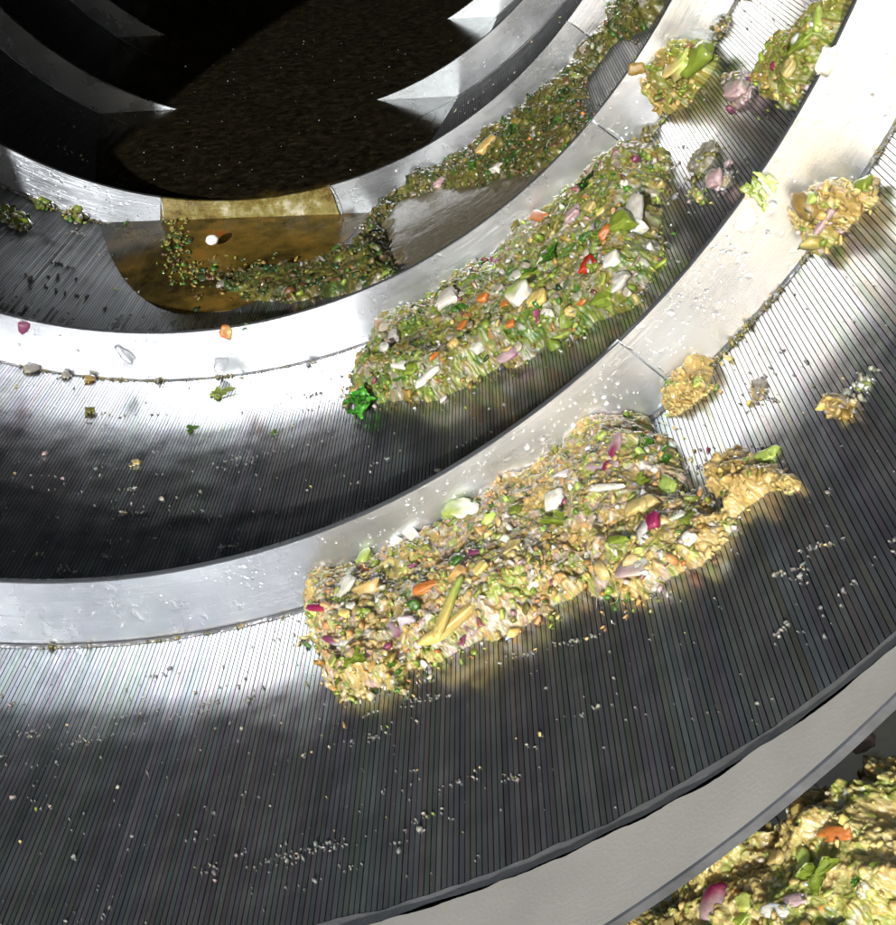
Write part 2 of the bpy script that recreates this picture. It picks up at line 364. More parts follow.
PAL = {'pulp': (0.30, 0.20, 0.045), 'gold': (0.52, 0.37, 0.13), 'pale': (0.52, 0.42, 0.17), 'onion': (0.58, 0.56, 0.50), 'white': (0.78, 0.76, 0.66), 'herb': (0.05, 0.15, 0.015),
       'lime': (0.20, 0.27, 0.03), 'lightgreen': (0.38, 0.48, 0.11), 'carrot': (0.55, 0.19, 0.04), 'purple': (0.22, 0.05, 0.12), 'magenta': (0.25, 0.015, 0.08), 'pinkonion': (0.44, 0.32, 0.33),
       'red': (0.45, 0.03, 0.01), 'olive': (0.16, 0.15, 0.03), 'grey': (0.30, 0.28, 0.24), 'cream': (0.68, 0.54, 0.18), 'brown': (0.12, 0.05, 0.02), 'darkherb': (0.018, 0.05, 0.012), 'silt': (0.07, 0.062, 0.018), 'moss': (0.03, 0.06, 0.012), 'umber': (0.11, 0.085, 0.03), 'peach': (0.56, 0.30, 0.11), 'dust': (0.17, 0.17, 0.16)}
PAL = {k: tuple(0.70*x for x in v) for k, v in PAL.items()}
def palette(n, weights):
    ks = list(weights); w = np.array([weights[k] for k in ks], float); w /= w.sum()
    c = np.array([PAL[k] for k in ks])[rng.choice(len(ks), n, p=w)]
    return c*np.exp(rng.normal(0, 0.16, (n, 1)))*np.exp(rng.normal(0, 0.06, (n, 3)))

# one piece that can be picked out: box-like, leaf, stick or wedge
def piece(name, parent, p, nrm, size, col, shape='chunk', ang=None, m=None, label=None, lv=3, col2=None):
    """p: place; nrm: outward normal of what it lies on; size: (long, wide, thick) radii"""
    nrm = Vector(nrm).normalized(); a = Vector((0, 1, 0)).cross(nrm)
    if a.length < 0.1: a = Vector((1, 0, 0)).cross(nrm)
    a.normalize(); b = nrm.cross(a)
    ang = random.uniform(0, PI) if ang is None else ang
    t1 = a*math.cos(ang)+b*math.sin(ang); t2 = nrm.cross(t1)
    if shape == 'leaf':
        # crumpled lobed leaf, two-sided sheet with thickness
        n = 26; V = []; F_ = []; rings = 4; sd = random.uniform(0, 99)
        for side in (0, 1):
            for k in range(rings+1):
                for i in range(n):
                    an = 2*PI*i/n; rr = k/rings*(1+0.38*math.sin(an*3+sd)+0.22*math.sin(an*7+sd*2))
                    u = rr*math.cos(an); v = rr*math.sin(an)
                    h = 0.55*noise.noise(Vector((u*1.8+sd, v*1.8, 0)))+0.25*noise.noise(Vector((u*5, v*5, sd)))+(0.07*(1-rr*0.5) if side else 0)
                    V.append((u, v, h))
        m1 = (rings+1)*n
        for k in range(rings):
            for i in range(n):
                q = (k*n+i, k*n+(i+1) % n, (k+1)*n+(i+1) % n, (k+1)*n+i); F_.append(tuple(m1+x for x in q)); F_.append(q[::-1])
        for i in range(n):
            x = rings*n+i; y = rings*n+(i+1) % n; F_.append((x, y, m1+y, m1+x))
        V = np.array(V); F_ = np.array(F_)
    else:
        box = {'chunk': 0.55, 'dice': 0.95, 'stick': 0.8, 'round': 0.0, 'wedge': 0.7, 'peel': 0.4}[shape]
        V = I3.copy() if name == 'glare_bubble' else lumpy(I3, 0.15 if shape in ('dice', 'stick', 'peel') else 0.45, box); V = V*(1+0.06*rng.normal(size=(len(V), 1))*0.5); F_ = F3
        if shape == 'wedge': V = V*(1-0.4*(V[:, :1]+1)/2*np.array([[0, 1, 1]]))
        if shape == 'stick': V = V+np.stack([0*V[:, 0], 0.35*V[:, 0]**2*random.uniform(-1, 1), 0.2*np.sin(V[:, 0]*3)], 1); V[:, 1] *= (1-0.35*V[:, 0])
        if shape == 'peel': V[:, 2] = V[:, 2]+1.6*(V[:, 1]**2)*(-1)
    size = np.array(size)*np.array([1, 1, 1]); L = V*size
    B = np.array([t1, t2, nrm]); Vw = L@B+np.array(p)
    c = np.tile(np.array(PAL[col] if isinstance(col, str) else col), (len(V), 1))
    if col2 is not None:
        w = 1/(1+np.exp(-8*(V[:, :1]+0.3*np.sin(V[:, 1:2]*4)-0.1))); c = c*(1-w)+np.array(PAL[col2])*w
    c = c*(1+0.12*np.sin(V[:, :1]*9+V[:, 1:2]*6))
    o = mesh(name, Vw, F_, m or M_food, parent, col=np.clip(c, 0.003, 0.9))
    if parent is None: pass
    if label: o['label'] = label
    return o

# ---------------------------------------------------------------- numpy noise
def hsh(i, j, k=0):
    h = (i.astype(np.int64)*374761393+j.astype(np.int64)*668265263+int(k)*982451653) & 0xffffffff
    h = ((h ^ (h >> 13))*1274126177) & 0xffffffff; h = ((h ^ (h >> 16))*2246822519) & 0xffffffff
    return ((h ^ (h >> 15)) & 0xffffff)/float(0x1000000)
def vn(P, sc_, seed=0):
    q = P*sc_; i = np.floor(q).astype(np.int64); f = q-i; f = f*f*(3-2*f); a, b = i[:, 0], i[:, 1]
    return ((hsh(a, b, seed)*(1-f[:, 0])+hsh(a+1, b, seed)*f[:, 0])*(1-f[:, 1])+(hsh(a, b+1, seed)*(1-f[:, 0])+hsh(a+1, b+1, seed)*f[:, 0])*f[:, 1])*2-1
def fbm(P, sc_, seed=0, o=4, g=0.55):
    t = 0; a = 1
    for k in range(o): t = t+a*vn(P+k*3.17, sc_*2.03**k, seed+k*17); a *= g
    return t/1.6
def cells(P, cs, seed=0):
    q = P/cs; i0 = np.floor(q).astype(np.int64); f1 = np.full(len(P), 9.0); f2 = f1.copy(); idn = np.zeros(len(P))
    for dx in (-1, 0, 1):
        for dy in (-1, 0, 1):
            a, b = i0[:, 0]+dx, i0[:, 1]+dy
            cx_, cy_ = a+hsh(a, b, seed+1), b+hsh(a, b, seed+2)
            an = hsh(a, b, seed+4)*3.14; sx = 0.75+0.7*hsh(a, b, seed+5); ux = (q[:, 0]-cx_); uy = (q[:, 1]-cy_)
            u = ux*np.cos(an)+uy*np.sin(an); v = -ux*np.sin(an)+uy*np.cos(an); d = ((np.abs(u)*sx)**2.6+(np.abs(v)/sx)**2.6)**(1/2.6)
            idc = hsh(a, b, seed+3); m = d < f1
            f2 = np.where(m, f1, np.minimum(f2, d)); idn = np.where(m, idc, idn); f1 = np.where(m, d, f1)
    return f1, f2, idn
def hs3(a, b, c, k=0): return hsh(a*7919+c*104729, b*15485863 ^ c*32452843, k)
def vn3(Q, seed=0):
    i = np.floor(Q).astype(np.int64); f = Q-i; f = f*f*(3-2*f); r = 0
    for dx in (0, 1):
        for dy in (0, 1):
            for dz in (0, 1):
                w = (f[:, 0] if dx else 1-f[:, 0])*(f[:, 1] if dy else 1-f[:, 1])*(f[:, 2] if dz else 1-f[:, 2]); r = r+w*hs3(i[:, 0]+dx, i[:, 1]+dy, i[:, 2]+dz, seed)
    return r*2-1
def fbm3(Q, seed=0, o=3, g=0.55):
    t = 0; a = 1
    for k in range(o): t = t+a*vn3(Q*2.03**k+k*5.1, seed+k); a *= g
    return t/1.5
def cells3(Q, seed=0):
    i0 = np.floor(Q).astype(np.int64); n = len(Q); f1 = np.full(n, 9.0); f2 = f1.copy(); idn = np.zeros(n)
    for dx in (-1, 0, 1):
        for dy in (-1, 0, 1):
            for dz in (-1, 0, 1):
                a, b, c = i0[:, 0]+dx, i0[:, 1]+dy, i0[:, 2]+dz; idc = hs3(a, b, c, seed)
                u = Q[:, 0]-a-hs3(a, b, c, seed+1); v = Q[:, 1]-b-hs3(a, b, c, seed+2); w = Q[:, 2]-c-hs3(a, b, c, seed+3)
                an = idc*6.28; sx = 0.65+0.9*((idc*57.3) % 1); ca, sa = np.cos(an), np.sin(an); p = (u*ca+w*sa); q = (-u*sa+w*ca)
                d = (np.abs(p*sx)**2.5+np.abs(v)**2.5+np.abs(q/sx)**2.5)**0.4
                m = d < f1; f2 = np.where(m, f1, np.minimum(f2, d)); idn = np.where(m, idc, idn); f1 = np.where(m, d, f1)
    return f1, f2, idn
# ---------------------------------------------------------------- heaps of food scraps
def seg_dist(P, A, B):
    AB = B-A; t = np.clip(((P-A)@AB)/(AB@AB+1e-12), 0, 1); return np.linalg.norm(P-(A+t[:, None]*AB), axis=1)
class Clump:
    """a mass of scraps on the cylinder of radius rad; its outline is given in photo pixels on that surface"""
    def __init__(s, px, hmax, w, k=None, rad=1.0, seed=0, rough=0.36, clip=True, low=0.5):
        s.rad = rad; s.h = hmax; s.w = w; s.k = k; s.seed = seed; s.rough = rough; s.low = low
        s.poly = np.array([cyl_hit(p, rad)[:2] for p in px]); e_ = s.poly.max(0)-s.poly.min(0); s.amp = min(0.022, 0.22*e_.min())
    def inside(s, P):
        c = np.zeros(len(P), bool); n = len(s.poly)
        for i in range(n):
            a, b = s.poly[i], s.poly[(i+1) % n]
            cr = ((a[1] > P[:, 1]) != (b[1] > P[:, 1])) & (P[:, 0] < (b[0]-a[0])*(P[:, 1]-a[1])/(b[1]-a[1]+1e-12)+a[0]); c ^= cr
        return c
    def H(s, P):
        P = np.atleast_2d(P); d = np.full(len(P), 9.0); n = len(s.poly)
        for i in range(n): d = np.minimum(d, seg_dist(P, s.poly[i], s.poly[(i+1) % n]))
        ins = s.inside(P); sd = np.where(ins, d, -d)
        nn = fbm(P, 24, int(s.seed*7), 5)
        n2 = vn(P, 10, int(s.seed*7)+5)*0.6
        sd = sd+s.amp*nn-0.15*s.amp
        t = np.clip(sd/s.w, 0, 1); h = s.h*(t*(2-t))**0.9*np.clip(0.9+s.rough*1.3*n2+s.rough*0.9*nn, 0.2, 1.7)
        if s.k is not None: h = np.where(P[:, 1] < np.array([fy(a, s.k) for a in P[:, 0]])-0.0045, h, -0.02)
        return np.where(sd > 0, h, -0.02)
    def grid(s, step):
        lo = s.poly.min(0)-0.02; hi = s.poly.max(0)+0.02
        u = np.arange(lo[0], hi[0], step); v = np.arange(lo[1], hi[1], step); return u, v
    def mesh(s, name, parent, m, cols, step=None, fine=None, cell=None, wts=None, smooth_=False):
        c0 = s.poly.mean(0); u_ = PXU(P3(c0[0], c0[1], s.rad)); step = step or 0.95*u_; cell = cell or 3.9*u_
        u, v = s.grid(step); U, V = np.meshgrid(u, v, indexing='ij'); P = np.stack([U.ravel(), V.ravel()], 1); sd = int(s.seed*13)
        h = s.H(P); ok = h > -0.01
        hb = np.maximum(np.where(ok, h, -0.006), -0.006)
        yl = np.array([fy(a, s.k) for a in P[:, 0]])-0.005 if s.k is not None else None
        Y = np.minimum(P[:, 1], yl) if s.k is not None else P[:, 1]
        r = s.rad-hb; B = np.stack([r*np.sin(P[:, 0]), Y, -r*np.cos(P[:, 0])], 1); G = B.reshape(len(u), len(v), 3)
        nn_ = np.cross(np.gradient(G, axis=0), np.gradient(G, axis=1)).reshape(-1, 3); nn_ /= np.linalg.norm(nn_, axis=1)[:, None]+1e-12
        rad_ = np.stack([-np.sin(P[:, 0]), 0*P[:, 0], np.cos(P[:, 0])], 1); nn_ *= np.sign((nn_*rad_).sum(1))[:, None]+1e-9
        f = grid_faces(len(u), len(v)); f = f[ok[f].sum(1) >= 1]
        us0 = np.unique(f); mp = np.zeros(len(P), int); mp[us0] = np.arange(len(us0)); f = mp[f]; P = P[us0]; B = B[us0]; nn_ = nn_[us0]; ok = ok[us0]; h = h[us0]; hb = hb[us0]
        if s.k is not None: yl = yl[us0]
        wp = B/cell; wp = wp+0.4*np.stack([fbm3(wp*0.7, sd+40, 2), fbm3(wp*0.7, sd+60, 2), fbm3(wp*0.7, sd+80, 2)], 1)
        if not smooth_:
            f1, f2, id1 = cells3(wp, sd); g1, g2, id2 = cells3(wp/2.1, sd+100); k1, k2, id3 = cells3(wp/0.45, sd+200)
            e1 = np.clip((f2-f1)*2.2, 0, 1); e2 = np.clip((g2-g1)*2.6, 0, 1); e3 = np.clip((k2-k1)*2, 0, 1); big = (id2 > 0.70)*e2
            dome = np.sqrt(e1)*(0.15+0.85*((id1*7.3) % 1))*cell*0.26*(1-0.75*big)+np.sqrt(e2)*(id2 > 0.70)*cell*0.7+np.sqrt(e3)*cell*0.12*(1-0.6*big)
            dsp = dome+fbm3(wp*1.1, sd+8, 4, 0.6)*cell*0.34-cell*0.3
        else: dsp = 0.0005*fbm3(wp, sd)
        vert = B+nn_*(dsp*np.clip((hb+0.004)/0.008, 0.15, 1))[:, None]
        if s.k is not None: vert[:, 1] = np.minimum(vert[:, 1], yl)
        us, inv = np.unique(f, return_inverse=True); f = inv.reshape(f.shape)
        ca = np.array([PAL[x] for x in cols]); t = np.clip(0.5+1.0*fbm(P, 17, sd+3, 4), 0, 0.999)*(len(ca)-1); j = t.astype(int); w = (t-j)[:, None]
        bc = ca[j]*(1-w)+ca[np.minimum(j+1, len(ca)-1)]*w; bc = bc*(0.85+0.3*hsh((P[:, 0]*9e4).astype(np.int64), (P[:, 1]*9e4).astype(np.int64), 3))[:, None]
        if wts and not smooth_:
            ks = list(wts); ww = np.cumsum([wts[k] for k in ks]); ww = ww/ww[-1]; pc_ = np.array([PAL[k] for k in ks])
            pk = lambda i_: pc_[np.minimum(np.searchsorted(ww, i_), len(ks)-1)]
            br = (0.8+0.4*((id1*31.7) % 1))[:, None]
            c1_ = pk((id1*13.7) % 1)*br; c3_ = pk((id3*5.9) % 1); c2_ = pk((id2*17.1) % 1)
            m1 = (np.clip((f2-f1)*5, 0, 1)*0.42*(((id1*3.1) % 1) > 0.3))[:, None]; m3 = (np.clip((k2-k1)*4, 0, 1)*0.28)[:, None]; m2 = (np.clip((g2-g1)*5, 0, 1)*(id2 > 0.66)*0.75)[:, None]
            bc = bc*(1-m3)+c3_*m3; bc = bc*(1-m1)+c1_*m1; bc = bc*(1-m2)+c2_*m2
            bc = bc*(0.72+0.28*np.clip(e1*2, 0, 1))[:, None] if False else bc
        return mesh(name, vert[us], f[:, ::-1], m, parent, col=np.clip(bc[us], 0.003, 0.9))
    def scatter(s, n, sink=0.3, sz=0.004):
        lo = s.poly.min(0); hi = s.poly.max(0); out = []
        while len(out) < n:
            P = rng.uniform(lo, hi, (n*3, 2)); h = s.H(P); g = (h > 0.001) & ((h < 0.7*s.h) | (rng.random(len(h)) < 0.55))
            out += [(a[0], a[1], b) for a, b in zip(P[g], h[g])]
            if not g.any(): break
        a = np.array(out[:n]); r = s.rad-a[:, 2]-sz*rng.uniform(-sink, 0.5, len(a))
        return np.stack([r*np.sin(a[:, 0]), a[:, 1]-0.003, -r*np.cos(a[:, 0])], 1)
    def loose(s, parent, n, weights, u):
        """single bits that have come away round the edge"""
        k = rng.integers(0, len(s.poly), n); t = rng.random(n)[:, None]; A = s.poly[k]; B = s.poly[(k+1) % len(s.poly)]
        P = A*(1-t)+B*t+rng.normal(0, 0.35*s.amp+0.003, (n, 2)); 
        if s.k is not None: P = P[P[:, 1] < np.array([fy(a, s.k) for a in P[:, 0]])-0.006]
        if len(P) == 0: return
        r = s.rad-0.001; pos = np.stack([r*np.sin(P[:, 0]), P[:, 1], -r*np.cos(P[:, 0])], 1)
        bits('loose_bits', parent, pos, np.exp(rng.normal(math.log(2.0*u), 0.45, len(P))), palette(len(P), weights), M_food, 1, (1.3, 0.9, 0.55))
    def at(s, px):
        """where the line of sight through a photo pixel meets the heap"""
        rs = np.linspace(s.rad-0.12, s.rad, 100); Q = np.array([cyl_hit(px, r)[:2] for r in rs]); hit = np.nonzero(s.rad-s.H(Q) <= rs)[0]
        i = hit[0] if len(hit) else 99; r = rs[i]; th, y = Q[i]
        return P3(th, y, r), th
def nrm(th): return (-math.sin(th), -0.25, math.cos(th))
PXU = lambda p: (np.linalg.norm(np.array(p)-np.array([CX, 0, CZ])))/F*1.0     # size of one photo pixel there

PIECE_NAMES = {'herb': 'herb_leaf', 'darkherb': 'herb_leaf', 'lime': 'green_piece', 'lightgreen': 'green_piece', 'carrot': 'carrot_piece', 'onion': 'onion_piece', 'white': 'onion_piece', 'pale': 'onion_piece',
    'purple': 'red_onion_piece', 'magenta': 'red_onion_piece', 'pinkonion': 'red_onion_piece', 'red': 'pepper_piece', 'cream': 'celery_stick', 'gold': 'pulp_lump', 'grey': 'onion_piece', 'olive': 'pulp_lump', 'brown': 'pulp_lump', 'pulp': 'pulp_lump'}
def hero(cl, parent, items):
    for it in items:
        (x, y), L, Wd, col, shp = it[:5]
        if shp == 'round' and col in ('gold', 'pulp', 'pale', 'cream'): continue
        if shp == 'round': shp = 'chunk'
        ang = it[5] if len(it) > 5 else None; c2 = it[6] if len(it) > 6 else None
        p, th = cl.at((x, y)); u = PXU(p)
        # image angle -> angle in the tangent frame (a = along -x side, b = along axis)
        aa = None
        if ang is not None:
            q, _ = cl.at((x+8*math.cos(R_(ang)), y-8*math.sin(R_(ang)))); nn = Vector(nrm(th)).normalized(); a = Vector((0, 1, 0)).cross(nn).normalized(); b = nn.cross(a)
            w = Vector(q)-Vector(p); aa = math.atan2(w.dot(b), w.dot(a))
            u2 = w.length/8.0; L *= min(u2/u, 1.6)
        th_ = {'leaf': 0.5, 'stick': 0.8, 'peel': 0.25, 'dice': 0.6, 'chunk': 0.6, 'round': 0.8, 'wedge': 0.5}[shp]*min(L, Wd)
        n = Vector(nrm(th)).normalized()
        pp = Vector(p)+n*(th_*u*0.35)
        piece(PIECE_NAMES[col], parent, pp, n, (L*u/2, Wd*u/2, th_*u/2), col, shp, aa, M_leaf if shp == 'leaf' else M_food, col2=c2)
def random_pieces(cl, parent, n, weights, size=(7, 13)):
    n = int(n*0.65); pos = cl.scatter(n, 0.2, 0.001); ks = list(weights); w = np.array([weights[k] for k in ks], float); w /= w.sum()
    for p in pos:
        c = ks[rng.choice(len(ks), p=w)]; th = math.atan2(p[0], -p[2]); u = PXU(p); L = random.uniform(*size); Wd = L*random.uniform(0.5, 0.95)
        shp = 'leaf' if 'herb' in c else random.choice(['chunk', 'dice', 'wedge', 'peel'] if c in ('purple', 'pinkonion', 'magenta') else ['chunk', 'dice', 'wedge'])
        piece(PIECE_NAMES[c], parent, p, Vector(nrm(th))+Vector((random.uniform(-.4, .4), random.uniform(-.4, .4), random.uniform(-.4, .4))), (L*u/2, Wd*u/2, min(L, Wd)*u/2*random.uniform(0.3, 0.6)), tuple(0.68*a+0.32*b for a, b in zip(PAL[c], PAL['pulp'])), shp, None, M_leaf if 'herb' in c else M_food)
def bit_layers(cl, parent, n, weights, u, lv=1, m=None):
    n = int(n*0.5); cl.loose(parent, max(20, n//6), weights, u)
    pos = cl.scatter(n, 0.8, 0.003); bits('chopped_bits', parent, pos, np.exp(rng.normal(math.log(2.3*u), 0.4, n)), palette(n, weights), m or M_food, lv, (1.25, 0.9, 0.6))
def base_of(cl):
    c = cl.poly.mean(0); return P3(c[0], c[1], cl.rad)

W1_ = {'pulp': 3, 'gold': 6, 'peach': 7, 'pale': 5, 'onion': 6, 'lime': 6, 'herb': 2.5, 'lightgreen': 5, 'purple': 0.5, 'pinkonion': 1.4, 'white': 0.8, 'carrot': 0.3, 'olive': 2}
W2_ = {'pulp': 4, 'olive': 10, 'onion': 3, 'grey': 5, 'lime': 8, 'herb': 3, 'lightgreen': 1.2, 'darkherb': 1.2, 'purple': 0.6, 'pinkonion': 0.8, 'white': 0.3, 'carrot': 0.3, 'pale': 1.2, 'brown': 0.5}
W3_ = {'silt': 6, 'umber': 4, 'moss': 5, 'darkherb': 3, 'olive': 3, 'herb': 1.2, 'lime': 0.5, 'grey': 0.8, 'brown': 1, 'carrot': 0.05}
WT_ = {'gold': 7, 'pulp': 1.5, 'pale': 5, 'lime': 1.5, 'cream': 6, 'lightgreen': 2.5, 'onion': 0.8, 'carrot': 0.15}
# --- big bright heap against the nearest turn
c1 = Clump([(305, 612), (312, 655), (326, 688), (370, 700), (410, 702), (416, 672), (470, 655), (520, 630), (545, 618), (575, 598), (598, 572), (602, 592), (612, 612), (636, 608), (660, 584), (698, 558), (720, 535), (742, 520), (722, 500), (700, 490), (672, 445), (640, 405), (570, 420), (470, 470), (400, 510), (310, 560)], 0.040, 0.045, 1, seed=1.0)
h1 = empty('food_scrap_heap', base_of(c1), 'large bright heap of chopped vegetable scraps against the nearest turn', 'food scraps')
c1.mesh('pulp', h1, M_food, ['lightgreen', 'peach', 'onion', 'pulp', 'gold', 'pinkonion', 'lime', 'gold'], wts=W1_)
W1 = W1_ # {'pulp': 5, 'gold': 6, 'pale': 6, 'onion': 5, 'lime': 3, 'herb': 2.0, 'lightgreen': 2, 'purple': 0.8, 'pinkonion': 1.2, 'white': 1.5, 'carrot': 0.4, 'olive': 2}
bit_layers(c1, h1, 2200, W1, 0.00085)
bits('chopped_bits', h1, c1.scatter(120, 0.9, 0.004), np.exp(rng.normal(math.log(0.0038), 0.3, 120)), palette(120, W1), M_food, 2, (1.3, 0.9, 0.6))
random_pieces(c1, h1, 95, {'pale': 4, 'onion': 4, 'gold': 5, 'lightgreen': 2.5, 'herb': 2.5, 'lime': 2, 'pinkonion': 1.2, 'purple': 0.5, 'white': 1})
hero(c1, h1, [((612, 452), 34, 17, 'magenta', 'peel', 35, 'pinkonion'), ((603, 465), 30, 12, 'pinkonion', 'peel', 15), ((608, 488), 46, 6, 'white', 'stick', -8),
    ((430, 588), 26, 12, 'carrot', 'wedge', 30), ((450, 606), 56, 9, 'cream', 'stick', 48, 'lightgreen'), ((458, 622), 84, 13, 'cream', 'stick', 42, 'gold'), ((482, 570), 18, 12, 'cream', 'dice', 50),
    ((352, 607), 9, 9, 'white', 'round'), ((347, 587), 22, 15, 'white', 'chunk', 40), ((413, 536), 22, 12, 'white', 'dice', -40), ((398, 544), 14, 11, 'white', 'chunk', 0), ((322, 607), 24, 11, 'magenta', 'peel', 25, 'red'),
    ((397, 628), 36, 20, 'pinkonion', 'peel', 10, 'purple'), ((336, 640), 26, 10, 'purple', 'peel', -10, 'onion'), ((440, 516), 14, 16, 'herb', 'leaf'), ((475, 504), 12, 10, 'herb', 'leaf'), ((462, 513), 28, 20, 'lightgreen', 'chunk', 20, 'white'),
    ((356, 660), 22, 22, 'lime', 'leaf'), ((391, 664), 14, 14, 'herb', 'leaf'), ((562, 522), 34, 16, 'lime', 'leaf', 15), ((559, 503), 16, 22, 'white', 'chunk', 60), ((655, 523), 12, 16, 'magenta', 'dice', 60), ((650, 505), 10, 22, 'pale', 'stick', 75),
    ((638, 510), 12, 22, 'pale', 'chunk', 70), ((515, 548), 10, 20, 'pale', 'wedge', 60), ((645, 445), 18, 22, 'herb', 'leaf'), ((663, 462), 24, 16, 'herb', 'leaf', 40), ((640, 570), 30, 22, 'pinkonion', 'wedge', 30, 'onion'), ((622, 590), 22, 18, 'gold', 'round'),
    ((690, 540), 16, 16, 'white', 'chunk'), ((619, 541), 22, 8, 'lime', 'stick', 0), ((672, 490), 20, 22, 'lightgreen', 'chunk'), ((570, 466), 30, 24, 'gold', 'round'), ((340, 655), 24, 20, 'pale', 'round'), ((500, 520), 24, 18, 'pale', 'round'),
    ((640, 483), 12, 26, 'lime', 'leaf', 70), ((365, 560), 20, 14, 'lightgreen', 'chunk', 30), ((345, 614), 14, 8, 'cream', 'dice'), ((463, 640), 14, 8, 'purple', 'wedge', 80), ((475, 553), 12, 8, 'purple', 'wedge', 10)])
# --- golden clump beside it
c1b = Clump([(700, 556), (706, 530), (722, 512), (706, 492), (712, 468), (742, 455), (764, 468), (792, 462), (800, 484), (772, 498), (748, 514), (730, 536)], 0.024, 0.028, None, seed=11.0)
h1b = empty('pulp_clump', base_of(c1b), 'golden clump of vegetable pulp at the right tip of the large bright heap', 'food scraps')
c1b.mesh('pulp', h1b, M_food, ['pulp', 'gold', 'gold', 'pale'], wts={'gold': 7, 'pulp': 3, 'pale': 3, 'lime': 0.6})
bit_layers(c1b, h1b, 200, {'gold': 7, 'pulp': 3, 'pale': 3, 'lime': 0.6}, 0.001)
hero(c1b, h1b, [((768, 458), 20, 14, 'lightgreen', 'chunk', 30), ((730, 478), 30, 24, 'gold', 'round'), ((778, 478), 24, 20, 'gold', 'round'), ((722, 508), 24, 18, 'gold', 'round')])

# --- second heap, green and grey, against the second turn
c2 = Clump([(362, 358), (350, 385), (348, 402), (366, 408), (400, 402), (450, 394), (500, 372), (560, 345), (600, 322), (640, 300), (655, 270), (664, 245), (655, 210), (670, 180), (668, 160), (640, 130), (600, 150), (540, 190), (450, 250), (380, 310)], 0.042, 0.05, 2, seed=2.0)
h2 = empty('food_scrap_heap', base_of(c2), 'green and grey heap of scraps against the second turn, parsley at its end', 'food scraps')
c2.mesh('pulp', h2, M_food, ['olive', 'lime', 'pulp', 'grey', 'lime', 'herb'], wts=W2_)
W2 = W2_ # {'pulp': 3, 'olive': 5, 'onion': 6, 'grey': 5, 'lime': 5, 'herb': 4, 'lightgreen': 1.5, 'darkherb': 1.5, 'purple': 0.9, 'pinkonion': 1.2, 'white': 1, 'carrot': 0.5, 'pale': 3, 'brown': 0.7}
bit_layers(c2, h2, 2400, W2, 0.0011)
bits('chopped_bits', h2, c2.scatter(140, 0.9, 0.004), np.exp(rng.normal(math.log(0.0048), 0.3, 140)), palette(140, W2), M_food, 2, (1.3, 0.9, 0.6))
random_pieces(c2, h2, 120, {'pale': 3, 'onion': 6, 'grey': 3, 'lightgreen': 1, 'herb': 3, 'lime': 3, 'pinkonion': 1.6, 'purple': 0.8, 'white': 0.6}, (8, 15))
hero(c2, h2, [((541, 218), 20, 11, 'carrot', 'dice', 0), ((590, 266), 12, 26, 'red', 'wedge', 75), ((539, 301), 17, 30, 'cream', 'wedge', 80), ((524, 296), 20, 28, 'white', 'chunk', 80, 'lightgreen'), ((549, 314), 8, 18, 'white', 'stick', 70),
    ((512, 325), 9, 9, 'carrot', 'dice'), ((484, 299), 12, 10, 'carrot', 'dice'), ((506, 306), 10, 9, 'carrot', 'dice'), ((463, 327), 12, 8, 'carrot', 'dice'), ((625, 226), 14, 26, 'lime', 'stick', 60), ((640, 230), 10, 22, 'white', 'stick', 60), ((632, 215), 34, 24, 'onion', 'peel', 20),
    ((614, 262), 18, 16, 'white', 'dice', 20), ((509, 352), 30, 18, 'pinkonion', 'peel', 50, 'purple'), ((429, 378), 28, 8, 'white', 'stick', 5), ((565, 335), 26, 5, 'lightgreen', 'stick', 45), ((516, 276), 10, 24, 'onion', 'peel', 80), ((450, 300), 14, 26, 'onion', 'wedge', 50),
    ((401, 366), 15, 10, 'white', 'dice', 30), ((416, 370), 10, 16, 'lime', 'chunk', 70), ((478, 348), 20, 16, 'onion', 'dice'), ((395, 340), 20, 12, 'onion', 'chunk'), ((585, 185), 26, 16, 'darkherb', 'leaf'), ((551, 257), 22, 20, 'herb', 'leaf'), ((530, 275), 16, 16, 'herb', 'leaf'),
    ((600, 240), 20, 16, 'lime', 'leaf'), ((626, 185), 8, 8, 'white', 'round'), ((645, 180), 34, 30, 'pulp', 'round'), ((607, 300), 24, 18, 'lime', 'chunk'), ((622, 283), 22, 18, 'onion', 'round'), ((594, 292), 10, 6, 'brown', 'chunk'), ((404, 378), 18, 10, 'herb', 'leaf'), ((455, 345), 14, 12, 'gold', 'chunk'),
    ((575, 215), 20, 14, 'pinkonion', 'chunk', 30), ((592, 208), 14, 12, 'pale', 'dice'), ((602, 213), 8, 12, 'cream', 'chunk')])
# curly parsley at its end
pc = Clump([(345, 418), (348, 390), (375, 385), (378, 415), (360, 425)], 0.02, 0.02, None, seed=3)
pr = empty('parsley_sprig', P3(*cyl_hit((360, 408), 1)[:2], 1.0), 'curly dark green parsley sprig at the lower left end of the green heap', 'herb')
for i, (x, y) in enumerate([(352, 400), (360, 396), (368, 402), (355, 410), (364, 412), (360, 404), (370, 394)]):
    p, th = pc.at((x, y)); u = PXU(p); piece('leaf', pr, Vector(p)+Vector(nrm(th))*0.004*(i % 3), (random.uniform(-.6, .6)-math.sin(th), random.uniform(-.8, .2), math.cos(th)), (8*u, 7*u, 7*u), (0.03, 0.17, 0.015) if i % 2 else (0.05, 0.24, 0.02), 'leaf', None, M_leaf)
th, y, _ = cyl_hit((361, 402), 1); piece('stem', pr, P3(th, y, 0.99), nrm(th), (0.012, 0.0016, 0.0016), 'lime', 'stick', 1.2)

